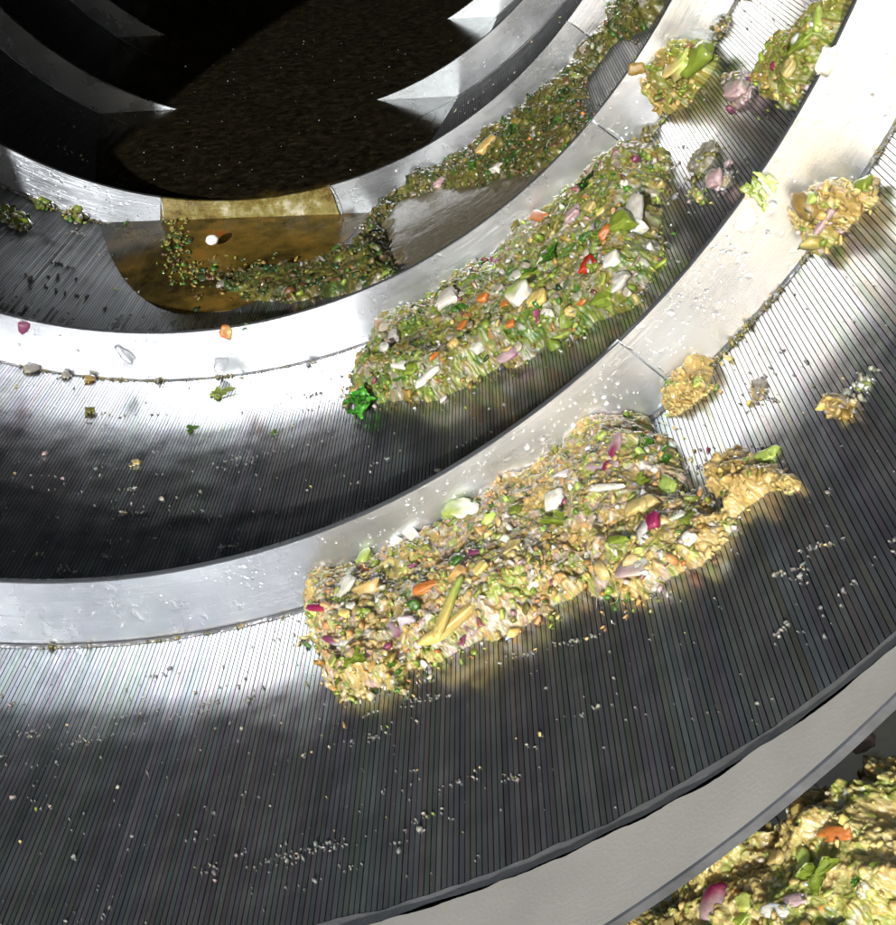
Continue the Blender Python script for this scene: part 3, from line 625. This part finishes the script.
# --- third heap, in the shade against the third turn
c3 = Clump([(340, 292), (372, 302), (425, 285), (400, 272), (384, 250), (390, 222), (405, 206), (440, 196), (490, 190), (540, 178), (572, 160), (592, 135), (590, 122), (584, 108), (592, 74), (608, 52), (626, 30), (650, -5), (640, -30), (600, -10), (570, 30), (500, 110), (430, 150), (392, 180), (380, 210), (365, 240), (345, 270)], 0.036, 0.05, 3, seed=4.0)
h3 = empty('food_scrap_heap', base_of(c3), 'dark green heap against the third turn, above a brown sludge patch', 'food scraps')
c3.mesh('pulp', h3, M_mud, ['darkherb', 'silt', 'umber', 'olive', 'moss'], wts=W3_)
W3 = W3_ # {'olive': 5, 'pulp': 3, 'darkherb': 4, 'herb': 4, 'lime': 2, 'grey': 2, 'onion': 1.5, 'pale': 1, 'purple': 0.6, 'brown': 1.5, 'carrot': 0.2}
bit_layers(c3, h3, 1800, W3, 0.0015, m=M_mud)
random_pieces(c3, h3, 80, {'olive': 3, 'herb': 2, 'darkherb': 4, 'grey': 1, 'lime': 0.4}, (7, 13))
hero(c3, h3, [((475, 165), 16, 14, 'herb', 'leaf'), ((498, 170), 14, 12, 'onion', 'chunk'), ((513, 128), 12, 10, 'darkherb', 'leaf'), ((487, 148), 22, 12, 'gold', 'chunk'), ((440, 184), 12, 8, 'pinkonion', 'chunk'), ((480, 187), 8, 4, 'carrot', 'chunk'), ((385, 275), 10, 14, 'lightgreen', 'leaf')])
cs = Clump([(392, 270), (378, 245), (385, 215), (405, 200), (450, 188), (500, 180), (560, 160), (600, 130), (590, 165), (530, 235), (480, 270), (425, 300), (400, 295)], 0.014, 0.03, None, seed=6.0, rough=0.05)
sl_ = cs.mesh('brown_sludge', None, M_sludge, ['olive', 'brown'], 0.005, smooth_=True)
tag(sl_, 'smooth wet brown sludge patch below the shaded green heap', 'sludge')

# thin fibres and curled skins lying over the heaps
def fibres(cl, parent, n, cols):
    for p in cl.scatter(n, 0.0, 0.0):
        th = math.atan2(p[0], -p[2]); y = p[1]; u = PXU(p); d = random.uniform(0, 6.28); curl = random.uniform(-0.5, 0.5); q = []
        for i in range(10):
            hgt = max(float(cl.H(np.array([[th, y]]))[0]), 0.0); q.append(Vector(P3(th, y, cl.rad-hgt-0.0035-0.002*math.sin(i*0.7))))
            th += math.cos(d)*2.4*u; y += math.sin(d)*2.4*u; d += curl*0.6
            if cl.k is not None: y = min(y, fy(th, cl.k)-0.008)
        V = []; rr = 0.5*u
        for i, a in enumerate(q):
            t = (q[min(i+1, 9)]-q[max(i-1, 0)]).normalized(); s1 = t.cross(Vector((0.3, -0.2, 1))).normalized(); s2 = t.cross(s1); w = rr*(1-abs(i-4.5)/7)
            for k_ in range(5): an = 2*PI*k_/5; V.append(tuple(a+s1*w*math.cos(an)+s2*w*math.sin(an)))
        f = [(i*5+j, i*5+(j+1) % 5, (i+1)*5+(j+1) % 5, (i+1)*5+j) for i in range(9) for j in range(5)]
        mesh('fibre', V, f, M_food, parent, col=np.tile(np.array(PAL[random.choice(cols)]), (len(V), 1)))
fibres(c1, h1, 26, ['pale', 'cream', 'white', 'pinkonion', 'lightgreen']); fibres(c2, h2, 26, ['grey', 'brown', 'pale', 'onion', 'lime']); fibres(c3, h3, 12, ['grey', 'umber'])
# --- smaller clumps
W4_ = W3_
def clump(px, h, w, k, seed, cols, wts, u, n, label, items=(), name='pulp_clump', cat='food scraps'):
    c = Clump(px, h, w, k, seed=seed); e = empty(name, base_of(c), label, cat)
    c.mesh('pulp', e, M_food, cols, wts=wts); n = n//3; pass; bit_layers(c, e, n, wts, u); hero(c, e, items); return c
clump([(612, 38), (616, 15), (640, -8), (668, -12), (664, 8), (648, 30), (630, 42)], 0.03, 0.04, None, 33, ['silt', 'olive', 'umber'], W3_, 0.0018, 300, 'dark olive clump above the third turn, cut by the top edge')
clump([(652, 100), (655, 70), (668, 52), (690, 35), (712, 45), (716, 62), (700, 90), (685, 112), (662, 118)], 0.050, 0.035, 2, 21, ['pulp', 'lime', 'olive', 'gold'], {'lime': 5, 'pulp': 4, 'olive': 3, 'gold': 2, 'pale': 1}, 0.0013, 500,
    'olive clump with a pale green core on the second turn, upper right', [((683, 66), 26, 30, 'pale', 'wedge', 70, 'lightgreen'), ((662, 99), 6, 6, 'purple', 'chunk'), ((700, 60), 16, 34, 'lime', 'chunk', 70)])
clump([(764, 98), (770, 70), (785, 45), (805, 22), (838, -8), (848, 12), (838, 40), (815, 72), (798, 96), (775, 102)], 0.022, 0.03, None, 22, ['olive', 'lime', 'pulp'], {'lime': 5, 'pulp': 4, 'gold': 2, 'pale': 2, 'olive': 3, 'onion': 2}, 0.0012, 900,
    'long yellow green smear of scraps on the wires beside the nearest turn at the top', [((790, 70), 22, 14, 'pale', 'chunk', 30), ((800, 45), 26, 12, 'lime', 'chunk', 40), ((774, 67), 7, 7, 'magenta', 'chunk'), ((808, 37), 5, 5, 'red', 'chunk'), ((820, 20), 20, 10, 'lightgreen', 'chunk', 50)])
clump([(727, 95), (733, 78), (748, 68), (756, 80), (748, 100), (735, 112)], 0.018, 0.015, None, 23, ['grey', 'pinkonion', 'olive'], {'grey': 4, 'pinkonion': 2, 'olive': 2, 'purple': 1}, 0.0012, 160,
    'small purple grey clump between the olive clump and the long yellow smear', [((739, 90), 18, 26, 'pinkonion', 'round', 60, 'grey'), ((746, 82), 8, 20, 'purple', 'wedge', 60)])
clump([(690, 170), (696, 155), (712, 142), (720, 148), (710, 165), (697, 178)], 0.010, 0.012, None, 24, ['olive', 'grey'], {'olive': 4, 'grey': 3, 'lime': 1}, 0.0012, 130,
    'thin olive smear on dark wires right of the second heap')
clump([(706, 185), (712, 172), (726, 168), (732, 180), (722, 192)], 0.012, 0.012, None, 25, ['grey', 'pale'], {'grey': 4, 'pinkonion': 3, 'onion': 2}, 0.0012, 110,
    'pinkish grey blob on dark wires just left of the green leaf on the flight edge', [((718, 180), 18, 18, 'pinkonion', 'round')])
clump([(690, 195), (695, 186), (706, 188), (704, 200), (694, 204)], 0.008, 0.01, None, 26, ['grey', 'lime'], {'grey': 2, 'lime': 3, 'pale': 2}, 0.0011, 60,
    'tiny pale green crumb cluster on dark wires below the pinkish blob')
clump([(800, 252), (803, 225), (822, 196), (838, 172), (852, 166), (872, 180), (878, 198), (866, 216), (840, 240), (815, 262)], 0.036, 0.03, 1, 27, ['gold', 'pulp', 'pale', 'lime'], {'gold': 6, 'pulp': 3, 'pale': 3, 'lime': 1, 'pinkonion': 1}, 0.001, 800,
    'golden clump on the nearest turn at the right edge of the picture', [((843, 200), 34, 30, 'gold', 'round', 40, 'pale'), ((848, 172), 18, 14, 'gold', 'round'), ((827, 220), 38, 8, 'pinkonion', 'stick', 35), ((812, 205), 20, 16, 'onion', 'chunk', 30, 'lightgreen'), ((855, 193), 18, 6, 'cream', 'stick', 0), ((866, 188), 18, 20, 'lime', 'chunk')])
clump([(655, 425), (652, 405), (668, 390), (690, 372), (712, 358), (722, 368), (716, 388), (695, 405), (675, 422)], 0.024, 0.02, 1, 28, ['pulp', 'gold', 'gold'], {'gold': 6, 'pulp': 3, 'pale': 2, 'lime': 1}, 0.001, 500,
    'golden clump at the foot of the nearest turn just above the large bright heap', [((667, 400), 22, 28, 'gold', 'round', 60, 'cream'), ((700, 378), 20, 18, 'gold', 'round'), ((699, 382), 12, 12, 'lightgreen', 'chunk'), ((669, 382), 14, 10, 'herb', 'leaf'), ((686, 392), 16, 14, 'pulp', 'round')])
clump([(830, 415), (832, 400), (845, 394), (858, 400), (852, 412), (840, 418)], 0.016, 0.014, None, 29, ['pulp', 'gold'], {'gold': 4, 'pulp': 4, 'grey': 2}, 0.001, 160,
    'small golden blob on the wires near the right edge', [((841, 406), 18, 18, 'gold', 'round')])
clump([(852, 392), (858, 380), (870, 374), (874, 384), (862, 394)], 0.006, 0.01, None, 30, ['grey', 'lime'], {'grey': 4, 'lime': 2, 'onion': 2}, 0.0009, 60,
    'pale crumb trail above the small golden blob near the right edge')
clump([(752, 402), (755, 385), (762, 375), (768, 380), (762, 398)], 0.006, 0.01, None, 31, ['grey', 'gold'], {'grey': 4, 'gold': 2}, 0.0009, 50,
    'tiny tan crumbs on the bright wires between the golden clumps')
# green moss-like clumps on the far left at the foot of the third turn
for (x, y, s_, lb) in ((76, 212, 13, 'bright green clump at the foot of the third turn, far left'), (42, 203, 8, 'small olive clump left of the bright green one on the third turn'), (130, 233, 7, 'small olive clump right of the bright green one on the third turn'), (20, 222, 9, 'flat olive clump at the far left edge under the third turn'), (5, 215, 8, 'olive smear touching the left edge of the picture')):
    clump([(x-s_, y), (x-s_*0.6, y-s_*0.9), (x+s_*0.5, y-s_), (x+s_, y), (x+s_*0.4, y+s_*0.9), (x-s_*0.5, y+s_*0.8)], 0.02 if s_ > 12 else 0.012, 0.03, None, x, ['olive', 'lime', 'grey'], {'olive': 4, 'lime': 4, 'herb': 2, 'grey': 2}, 0.0022, 130 if s_ > 10 else 60, lb)
# bits on the wires of the second bay
for (x, y, s_, c, lb) in ((222, 393, 13, 'lime', 'green leafy scrap on the bright wires below the second turn'), (90, 411, 9, 'olive', 'olive scrap on the bright wires at the left, right of it bare wires'), (192, 429, 8, 'herb', 'dark green flake where the bright wires turn dark'),
                       (274, 433, 5, 'herb', 'tiny green flake on dark wires left of the parsley sprig'), (136, 463, 7, 'pale', 'small pale yellow scrap on dark wires'), (45, 454, 5, 'pinkonion', 'tiny pinkish scrap on dark wires at the left'),
                       (90, 379, 9, 'pulp', 'tan crumb at the foot of the second turn, left'), (66, 375, 8, 'grey', 'grey tan crumb at the foot of the second turn, left of the tan one'), (32, 369, 12, 'grey', 'flat grey crumb at the foot of the second turn, far left')):
    s_ *= 0.78 if c in ('herb', 'lime') else 0.55; th, yy, _ = cyl_hit((x, y), 0.997); u = PXU(P3(th, yy, 1)); e = empty('food_scrap', P3(th, yy, 1), lb, 'food scrap')
    piece(PIECE_NAMES[c], e, P3(th, yy, 0.9955), nrm(th), (s_*u, s_*u*0.8, s_*u*0.45), c, 'leaf' if c in ('herb', 'lime') else 'chunk', None, M_food)
    for q in range(3):
        piece('crumb', e, P3(th+random.uniform(-1, 1)*s_*u*1.1, yy+random.uniform(-1.6, 1.6)*s_*u, 0.998), nrm(th), (s_*u*0.3, s_*u*0.25, s_*u*0.2), c, 'chunk', None, M_food)
# things stuck on the flight faces
def on_flight(name, px, k, size, col, shp, label, cat, c2=None, ang=None, m=None):
    th, y, r = flight_hit(px, k); p = P3(th, y-0.006, r); u = PXU(p)
    o = piece(name, None, p, (0, -1, 0.05), (size[0]*u/2, size[1]*u/2, size[2]*u/2), col, shp, ang, m or M_food, col2=c2); tag(o, label, cat); return o
on_flight('onion_scrap', (25, 326), 2, (10, 14, 6), 'purple', 'wedge', 'dark purple onion sliver on the face of the second turn, far left', 'food scrap')
on_flight('carrot_scrap', (227, 331), 2, (13, 11, 9), 'carrot', 'chunk', 'orange crumb on the inner edge of the second turn', 'food scrap', 'gold')
on_flight('herb_scrap', (247, 326), 2, (7, 7, 5), 'herb', 'leaf', 'tiny green flake right of the orange crumb on the second turn edge', 'food scrap')
on_flight('herb_scrap', (403, 334), 2, (9, 8, 5), 'darkherb', 'chunk', 'small green fleck on the second turn just above the green and grey heap', 'food scrap')
on_flight('water_drop', (127, 354), 2, (20, 11, 4), 'onion', 'chunk', 'large flat clear drop on the face of the second turn', 'water drop', m=M_drop)
on_flight('water_drop', (222, 363), 2, (15, 18, 6), 'grey', 'round', 'round clear drop on the second turn below the orange crumb', 'water drop', m=M_drop)
on_flight('pulp_scrap', (636, 68), 2, (12, 16, 6), 'pulp', 'chunk', 'small tan scrap near the inner edge of the second turn, upper right', 'food scrap')
on_flight('onion_scrap', (823, 58), 1, (14, 26, 6), 'white', 'chunk', 'white onion flake on the inner edge of the nearest turn, upper right', 'food scrap')
on_flight('onion_scrap', (745, 218), 1, (16, 26, 4), 'white', 'chunk', 'translucent white flake under the green leaf on the nearest turn', 'food scrap')
lf = empty('celery_leaf', P3(*[flight_hit((757, 188), 1)[0], flight_hit((757, 188), 1)[1], flight_hit((757, 188), 1)[2]]), 'light green celery leaf scrap hanging on the inner edge of the nearest turn', 'leaf')
for (x, y, a, b, c) in ((752, 188, 26, 16, 'lime'), (766, 178, 26, 9, 'lightgreen'), (758, 195, 22, 12, 'lightgreen'), (745, 186, 12, 10, 'pale')):
    th, yy, r = flight_hit((x, y), 1); p = P3(th, yy-0.010, r); u = PXU(p); piece('leaf_blade', lf, p, (0.1, -1, 0.2), (a*u/2, b*u/2, b*u*0.25), c, 'leaf', random.uniform(-.6, .2), M_leaf)

# --- slime line and crumbs along the foot of the flights, dried crumbs on the wires, drops
def on_wires(n, yfun, spread, streak=True):
    pass
def foot_line():
    pos = []; sz = []; col = []
    for k, a, b, n, s_ in ((2, 47, 72, 3600, 0.0062), (1, 50, 76, 1500, 0.0026), (3, 45, 66, 1200, 0.007), (2, -25, 12, 330, 0.0028), (3, -25, 8, 420, 0.0042), (1, 5, 32, 260, 0.0022), (1, -5, 60, 350, 0.0014), (2, 0, 40, 260, 0.002)):
        th = R_(a)+(R_(b)-R_(a))*rng.random(n); g = np.array([max(0.15, 0.6+1.3*noise.noise(Vector((t*28, k, 0)))) for t in th])
        y = fy(th, k)-0.005-np.abs(rng.normal(0, 1, n))*s_*1.6*g; r = 1-np.abs(rng.normal(0, 1, n))*s_*0.7*g
        pos.append(np.stack([r*np.sin(th), y, -r*np.cos(th)], 1)); sz.append(s_*0.55*np.exp(rng.normal(0, 0.35, n))*np.minimum(g, 1.2)); col.append(palette(n, {'grey': 4, 'olive': 6, 'silt': 3, 'pulp': 2, 'umber': 2}))
    o = bits('slime_line', None, np.concatenate(pos), np.concatenate(sz), np.concatenate(col), M_food, 1, (1.4, 1, 0.8)); tag(o, 'grey olive slime and crumbs along the foot of the spiral flight', 'slime')
foot_line()
def crumbs():
    pos = []; sz = []
    for k in range(0, 4):
        for s_ in range([120, 95, 60, 30][k]):                # streaks that run round the drum
            t0 = R_(random.uniform(-30, 82)); f = random.uniform(0.02, 0.98); ln = random.uniform(0.004, 0.09); n = random.randint(2, 12)
            yb = fy(t0, k+1)-HP*f
            if k == 0: yb = random.uniform(wire_end(t0)+0.03, fy(t0, 1)-0.02)
            if yb < wire_end(t0)+0.03: continue
            for _ in range(n):
                t = t0+random.uniform(-ln, ln); pos.append(P3(t, yb-0.12*(t-t0)+random.gauss(0, 0.0025), 0.9994)); sz.append(0.0009*math.exp(random.gauss(0, 0.42))*(1+0.35*k))
        for _ in range([900, 700, 400, 250][k]):
            t = R_(random.uniform(-30, 82)); y = random.uniform(wire_end(t)+0.02, fy(t, 1)) if k == 0 else fy(t, k+1)-HP*random.uniform(0.02, 0.98)
            pos.append(P3(t, y, 0.9993)); sz.append(0.0007*math.exp(random.gauss(0, 0.4))*(1+0.4*k))
    for (cx_, cy_, L, W_) in ((290, 855, 50, 8), (330, 845, 16, 6), (205, 870, 16, 5), (35, 730, 22, 6), (90, 740, 30, 5), (800, 578, 7, 6), (822, 545, 22, 5), (790, 570, 20, 4), (575, 640, 30, 4), (520, 655, 20, 4), (700, 365, 14, 8), (655, 595, 14, 4), (515, 778, 14, 4), (760, 405, 24, 7), (420, 700, 30, 4), (375, 735, 12, 3), (690, 470, 20, 4)):
        for _ in range(int(L*1.0)):
            q = random.gauss(0, 1)*L*0.5; x = cx_+q; y = cy_-0.22*q+random.gauss(0, 1)*W_*0.45; t, yy, _ = cyl_hit((x, y), 0.999); pos.append(P3(t, yy, 0.9995)); sz.append(0.0008*math.exp(random.gauss(0, 0.4)))
    n = len(pos); o = bits('dried_crumbs', None, np.array(pos), np.array(sz), palette(n, {'dust': 9, 'grey': 4, 'pale': 0.6, 'lime': 0.3}), M_crumb, 1, (1.3, 1, 0.6))
    tag(o, 'countless tiny pale crumbs dried onto the wires', 'crumbs')
crumbs()
def drops():
    pos = []; sz = []
    spec = [(1, -4, 34, 120, 0.0025, 0.25), (1, 20, 58, 300, 0.0030, 0.3), (1, 58, 80, 70, 0.003, 0.5), (2, -15, 25, 150, 0.0030, 0.6), (2, 25, 60, 170, 0.0028, 0.6), (3, -25, 0, 60, 0.0045, 0.5), (3, 25, 60, 60, 0.003, 0.5), (4, 20, 45, 20, 0.004, 0.5)]
    for k, a, b, n, s_, sp in spec:
        c = 0
        while c < n:
            t = R_(random.uniform(a, b)); q = random.random()**(1.0 if sp >= 0.5 else 1.3)*(1 if sp >= 0.5 else 0.75)
            if noise.noise(Vector((t*25, q*2, k))) < -0.05: continue
            r = 1-HH*(0.93-0.88*q); pos.append(P3(t, fy(t, k)-0.0055, r)); sz.append(s_*math.exp(random.gauss(-0.25, 0.4))); c += 1
    n = len(pos); T = I2[None]*(1+0.12*rng.normal(size=(n, 1, 3)))
    Rm = rand_rot(n); V = np.einsum('nij,nkj->nki', Rm, T*0.9)*np.array([1.1, 0.55, 1.0])*np.array(sz)[:, None, None]*0.5+np.array(pos)[:, None, :]
    Fa = F2[None]+np.arange(n)[:, None, None]*len(I2)
    o = mesh('water_droplets', V.reshape(-1, 3), Fa.reshape(-1, 3), M_drop, None, kind='stuff'); tag(o, 'small clear water droplets clinging to the flight faces', 'droplets')
drops()

# ---------------------------------------------------------------- water standing in the bottom of the drum
def lake():
    # level plane nz.p = c ; drum coordinates
    p0 = Vector(P3(*cyl_hit((250, 292), 1)[:2], 1.0)); c = nz.dot(p0)+0.008
    ys = np.linspace(2.45, YEND-0.02, 150); xs = np.linspace(-1, 1, 61); V = []; idx = {}
    rr = 0.9995; rows = []
    for y in ys:
        # chord: points (x, y, z) with nz.x x + nz.y y + nz.z z = c and x2+z2 = rr2
        A, B, C_ = nz.x, nz.z, c-nz.y*y; L = math.hypot(A, B); dist = C_/L
        if abs(dist) >= rr*0.9999: continue
        mx, mz = A/L*dist, B/L*dist; hf = math.sqrt(rr*rr-dist*dist); rows.append((y, mx, mz, hf, B/L, -A/L))
    n = len(rows); m = 41
    for (y, mx, mz, hf, ux, uz) in rows:
        for j in range(m):
            s_ = (-1+2*j/(m-1))*hf; V.append((mx+ux*s_, y, mz+uz*s_))
        for j in range(m):
            s_ = (-1+2*j/(m-1))*hf; x, z = mx+ux*s_, mz+uz*s_; t = math.atan2(x, -z); V.append(P3(t, y, 0.9999 if 0 < j < m-1 else rr))
    F_ = []
    for i in range(n-1):
        for j in range(m-1):
            a = i*2*m+j; b = (i+1)*2*m+j; F_.append((a, a+1, b+1, b)); F_.append((a+m, b+m, b+m+1, a+m+1))
        for j in (0, m-1):
            a = i*2*m+j; b = (i+1)*2*m+j; F_.append((a, b, b+m, a+m) if j == 0 else (a, a+m, b+m, b))
    for i in (0, n-1):
        for j in range(m-1):
            a = i*2*m+j; F_.append((a, a+m, a+m+1, a+1) if i == 0 else (a, a+1, a+m+1, a+m))
    o = mesh('waste_water', V, F_, M_lake, None, smooth=False); tag(o, 'dark murky brown water standing deep in the drum', 'water', kind='structure')
    return c
WC = lake()
def on_lake(px, lift=0.0):
    v = ray(px); o = Vector((CX, 0, CZ)); d = Vector(v); t = (WC+lift-nz.dot(o))/nz.dot(d); return o+d*t
def floaters():
    pos = []; sz = []; col = []
    for _ in range(260):
        p = on_lake((random.uniform(60, 520), random.uniform(40, 200)), 0.0005)
        if p.y < YEND-0.3 and p.x**2+p.z**2 < 0.98: pos.append(p); sz.append(PXU(p)*0.22*math.exp(random.gauss(0, 0.45))); col.append(PAL['white'])
    for _ in range(500):       # scum round the shore
        a = random.random(); x = random.choice([random.gauss(178, 10), random.uniform(165, 375), random.uniform(165, 375), random.uniform(250, 375)]); y = random.gauss(278, 10) if x > 190 else random.uniform(205, 285)
        p = on_lake((x, y), 0.0008)
        if p.x**2+p.z**2 < 0.995: pos.append(p); sz.append(PXU(p)*random.uniform(0.9, 2.4)); col.append(random.choice([PAL['olive'], PAL['darkherb'], PAL['herb'], PAL['pulp'], PAL['olive'], PAL['brown'], PAL['lime']]))
    o = bits('floating_scum', None, np.array([tuple(p) for p in pos]), np.array(sz), np.array(col), M_food, 1, (1.3, 1.1, 0.5)); tag(o, 'floating scum of green and brown bits along the edge of the water', 'scum')
floaters()
csh = Clump([(162, 225), (168, 205), (186, 208), (200, 250), (220, 268), (262, 274), (310, 268), (340, 250), (362, 250), (356, 292), (320, 300), (250, 300), (200, 296), (168, 270)], 0.020, 0.05, 3, 1.0, seed=51)
hs_ = empty('food_scrap_heap', base_of(csh), 'thin dark brown green sludge of scraps along the water edge', 'food scraps')
csh.mesh('pulp', hs_, M_mud, ['silt', 'moss', 'umber', 'olive'], wts=W3_); bit_layers(csh, hs_, 500, W3_, 0.002, m=M_mud)
p = on_lake((285, 235), -0.01); o = piece('carrot_scrap', None, p, nz, (0.022, 0.014, 0.008), 'carrot', 'chunk'); tag(o, 'orange scrap glowing under the brown water in front of the third turn', 'food scrap')
p = on_lake((212, 240), 0.022); o = piece('glare_bubble', None, p, nz, (0.0125, 0.0125, 0.010), (0.9, 0.9, 0.9), 'round'); tag(o, 'round bubble on the yellow water, coloured white for a bright glare', 'bubble')  # solid white colour stands in for the light glaring off a bubble
p = on_lake((222, 284), 0.002); o = piece('onion_scrap', None, p, nz, (0.013, 0.008, 0.005), 'grey', 'chunk'); tag(o, 'grey white floating scrap at the water edge, left of its twin', 'food scrap')
p = on_lake((262, 289), 0.002); o = piece('onion_scrap', None, p, nz, (0.013, 0.010, 0.006), 'grey', 'chunk'); tag(o, 'grey white floating scrap at the water edge, right of its twin', 'food scrap')

# ---------------------------------------------------------------- discharge trough below the mouth with its heap
RT = 1.10
trough = empty('discharge_trough', P3(0.7, 0.5, RT), 'wet steel discharge trough below the drum mouth at the lower right', 'trough')
def trough_mesh():
    V = []; n = 90
    for i in range(n):
        th = R_(-75+185*i/(n-1))
        for (y, r) in ((-0.9, RT), (-0.2, RT), (0.5, RT), (1.1, RT), (1.1, RT+0.01), (-0.9, RT+0.01)): V.append(P3(th, y, r))
    f = [tuple(a) for a in grid_faces(n, 6)]+[(i*6+5, (i+1)*6+5, (i+1)*6, i*6) for i in range(n-1)]
    mesh('trough_wall', V, f, M_tray, trough)
trough_mesh()
ct = Clump([(580, 1000), (645, 930), (685, 900), (708, 868), (742, 858), (770, 828), (822, 830), (850, 812), (880, 812), (940, 800), (1010, 900), (900, 1050), (700, 1080)], 0.055, 0.05, None, RT, seed=41)
ht = empty('food_scrap_heap', base_of(ct), 'golden heap of discharged scraps outside the drum in the lower right corner', 'food scraps')
ct.mesh('pulp', ht, M_food, ['lime', 'pale', 'gold', 'pale', 'lightgreen', 'pale', 'gold'], wts=WT_)
WT = WT_ # {'gold': 8, 'pulp': 3, 'pale': 4, 'lime': 1.5, 'cream': 3, 'lightgreen': 1, 'onion': 1, 'herb': 0.4, 'carrot': 0.3}
bit_layers(ct, ht, 1300, WT, 0.0007)
random_pieces(ct, ht, 45, {'gold': 6, 'pale': 3, 'cream': 2, 'lightgreen': 1, 'lime': 1}, (14, 26))
hero(ct, ht, [((716, 903), 34, 40, 'pinkonion', 'peel', 60, 'magenta'), ((745, 920), 20, 12, 'lime', 'chunk'), ((777, 912), 14, 36, 'white', 'wedge', 80), ((797, 901), 24, 13, 'pinkonion', 'wedge', 10), ((820, 876), 40, 28, 'lime', 'leaf', 20), ((805, 862), 24, 18, 'lightgreen', 'chunk'), ((840, 838), 30, 18, 'gold', 'round', 20),
    ((722, 872), 30, 22, 'gold', 'round'), ((775, 845), 30, 22, 'cream', 'round', 20), ((838, 835), 26, 14, 'carrot', 'chunk', 0), ((880, 847), 10, 12, 'herb', 'leaf'), ((856, 882), 10, 8, 'herb', 'leaf'), ((800, 830), 24, 18, 'pale', 'round')])
cg = Clump([(862, 832), (858, 800), (866, 768), (896, 748), (960, 770), (950, 840), (910, 850)], 0.05, 0.04, None, RT, seed=43)
hg = empty('pulp_clump', base_of(cg), 'golden brown pulp lump cut by the right edge above the corner heap', 'food scraps')
cg.mesh('pulp', hg, M_food, ['gold', 'pulp', 'gold'], wts=WT_); bit_layers(cg, hg, 200, {'gold': 8, 'pulp': 3, 'cream': 2}, 0.0009)
for (px_, s_, c, lb) in (((812, 808), 0.015, 'carrot', 'orange scrap lying in the trough just outside the collar'), ((868, 745), 0.014, 'pinkonion', 'pinkish scrap in the trough at the right edge below the collar'), ((735, 862), 0.010, 'white', 'white speck resting against the collar rim')):
    th, y, _ = cyl_hit(px_, RT); o = piece('food_scrap', None, P3(th, y, RT-0.01), nrm(th), (s_, s_*0.8, s_*0.5), c, 'round'); tag(o, lb, 'food scrap')
# ground far below so that the steel mirrors something real
g = 14.0/S; zg = -1.1/S
gv = [tuple(M.transposed() @ Vector((x, y, zg))) for x, y in ((-g, -g), (g, -g), (g, g), (-g, g))]
o = mesh('ground', gv, [(0, 1, 2, 3)], plain('concrete', (0.32, 0.31, 0.29), 0.9, 0, 0.3, 30, 0.2, 3), None, smooth=False); tag(o, 'grey concrete floor under the machine', 'ground', kind='structure')
for ob in sc.objects:
    if '_org' in ob: del ob['_org']
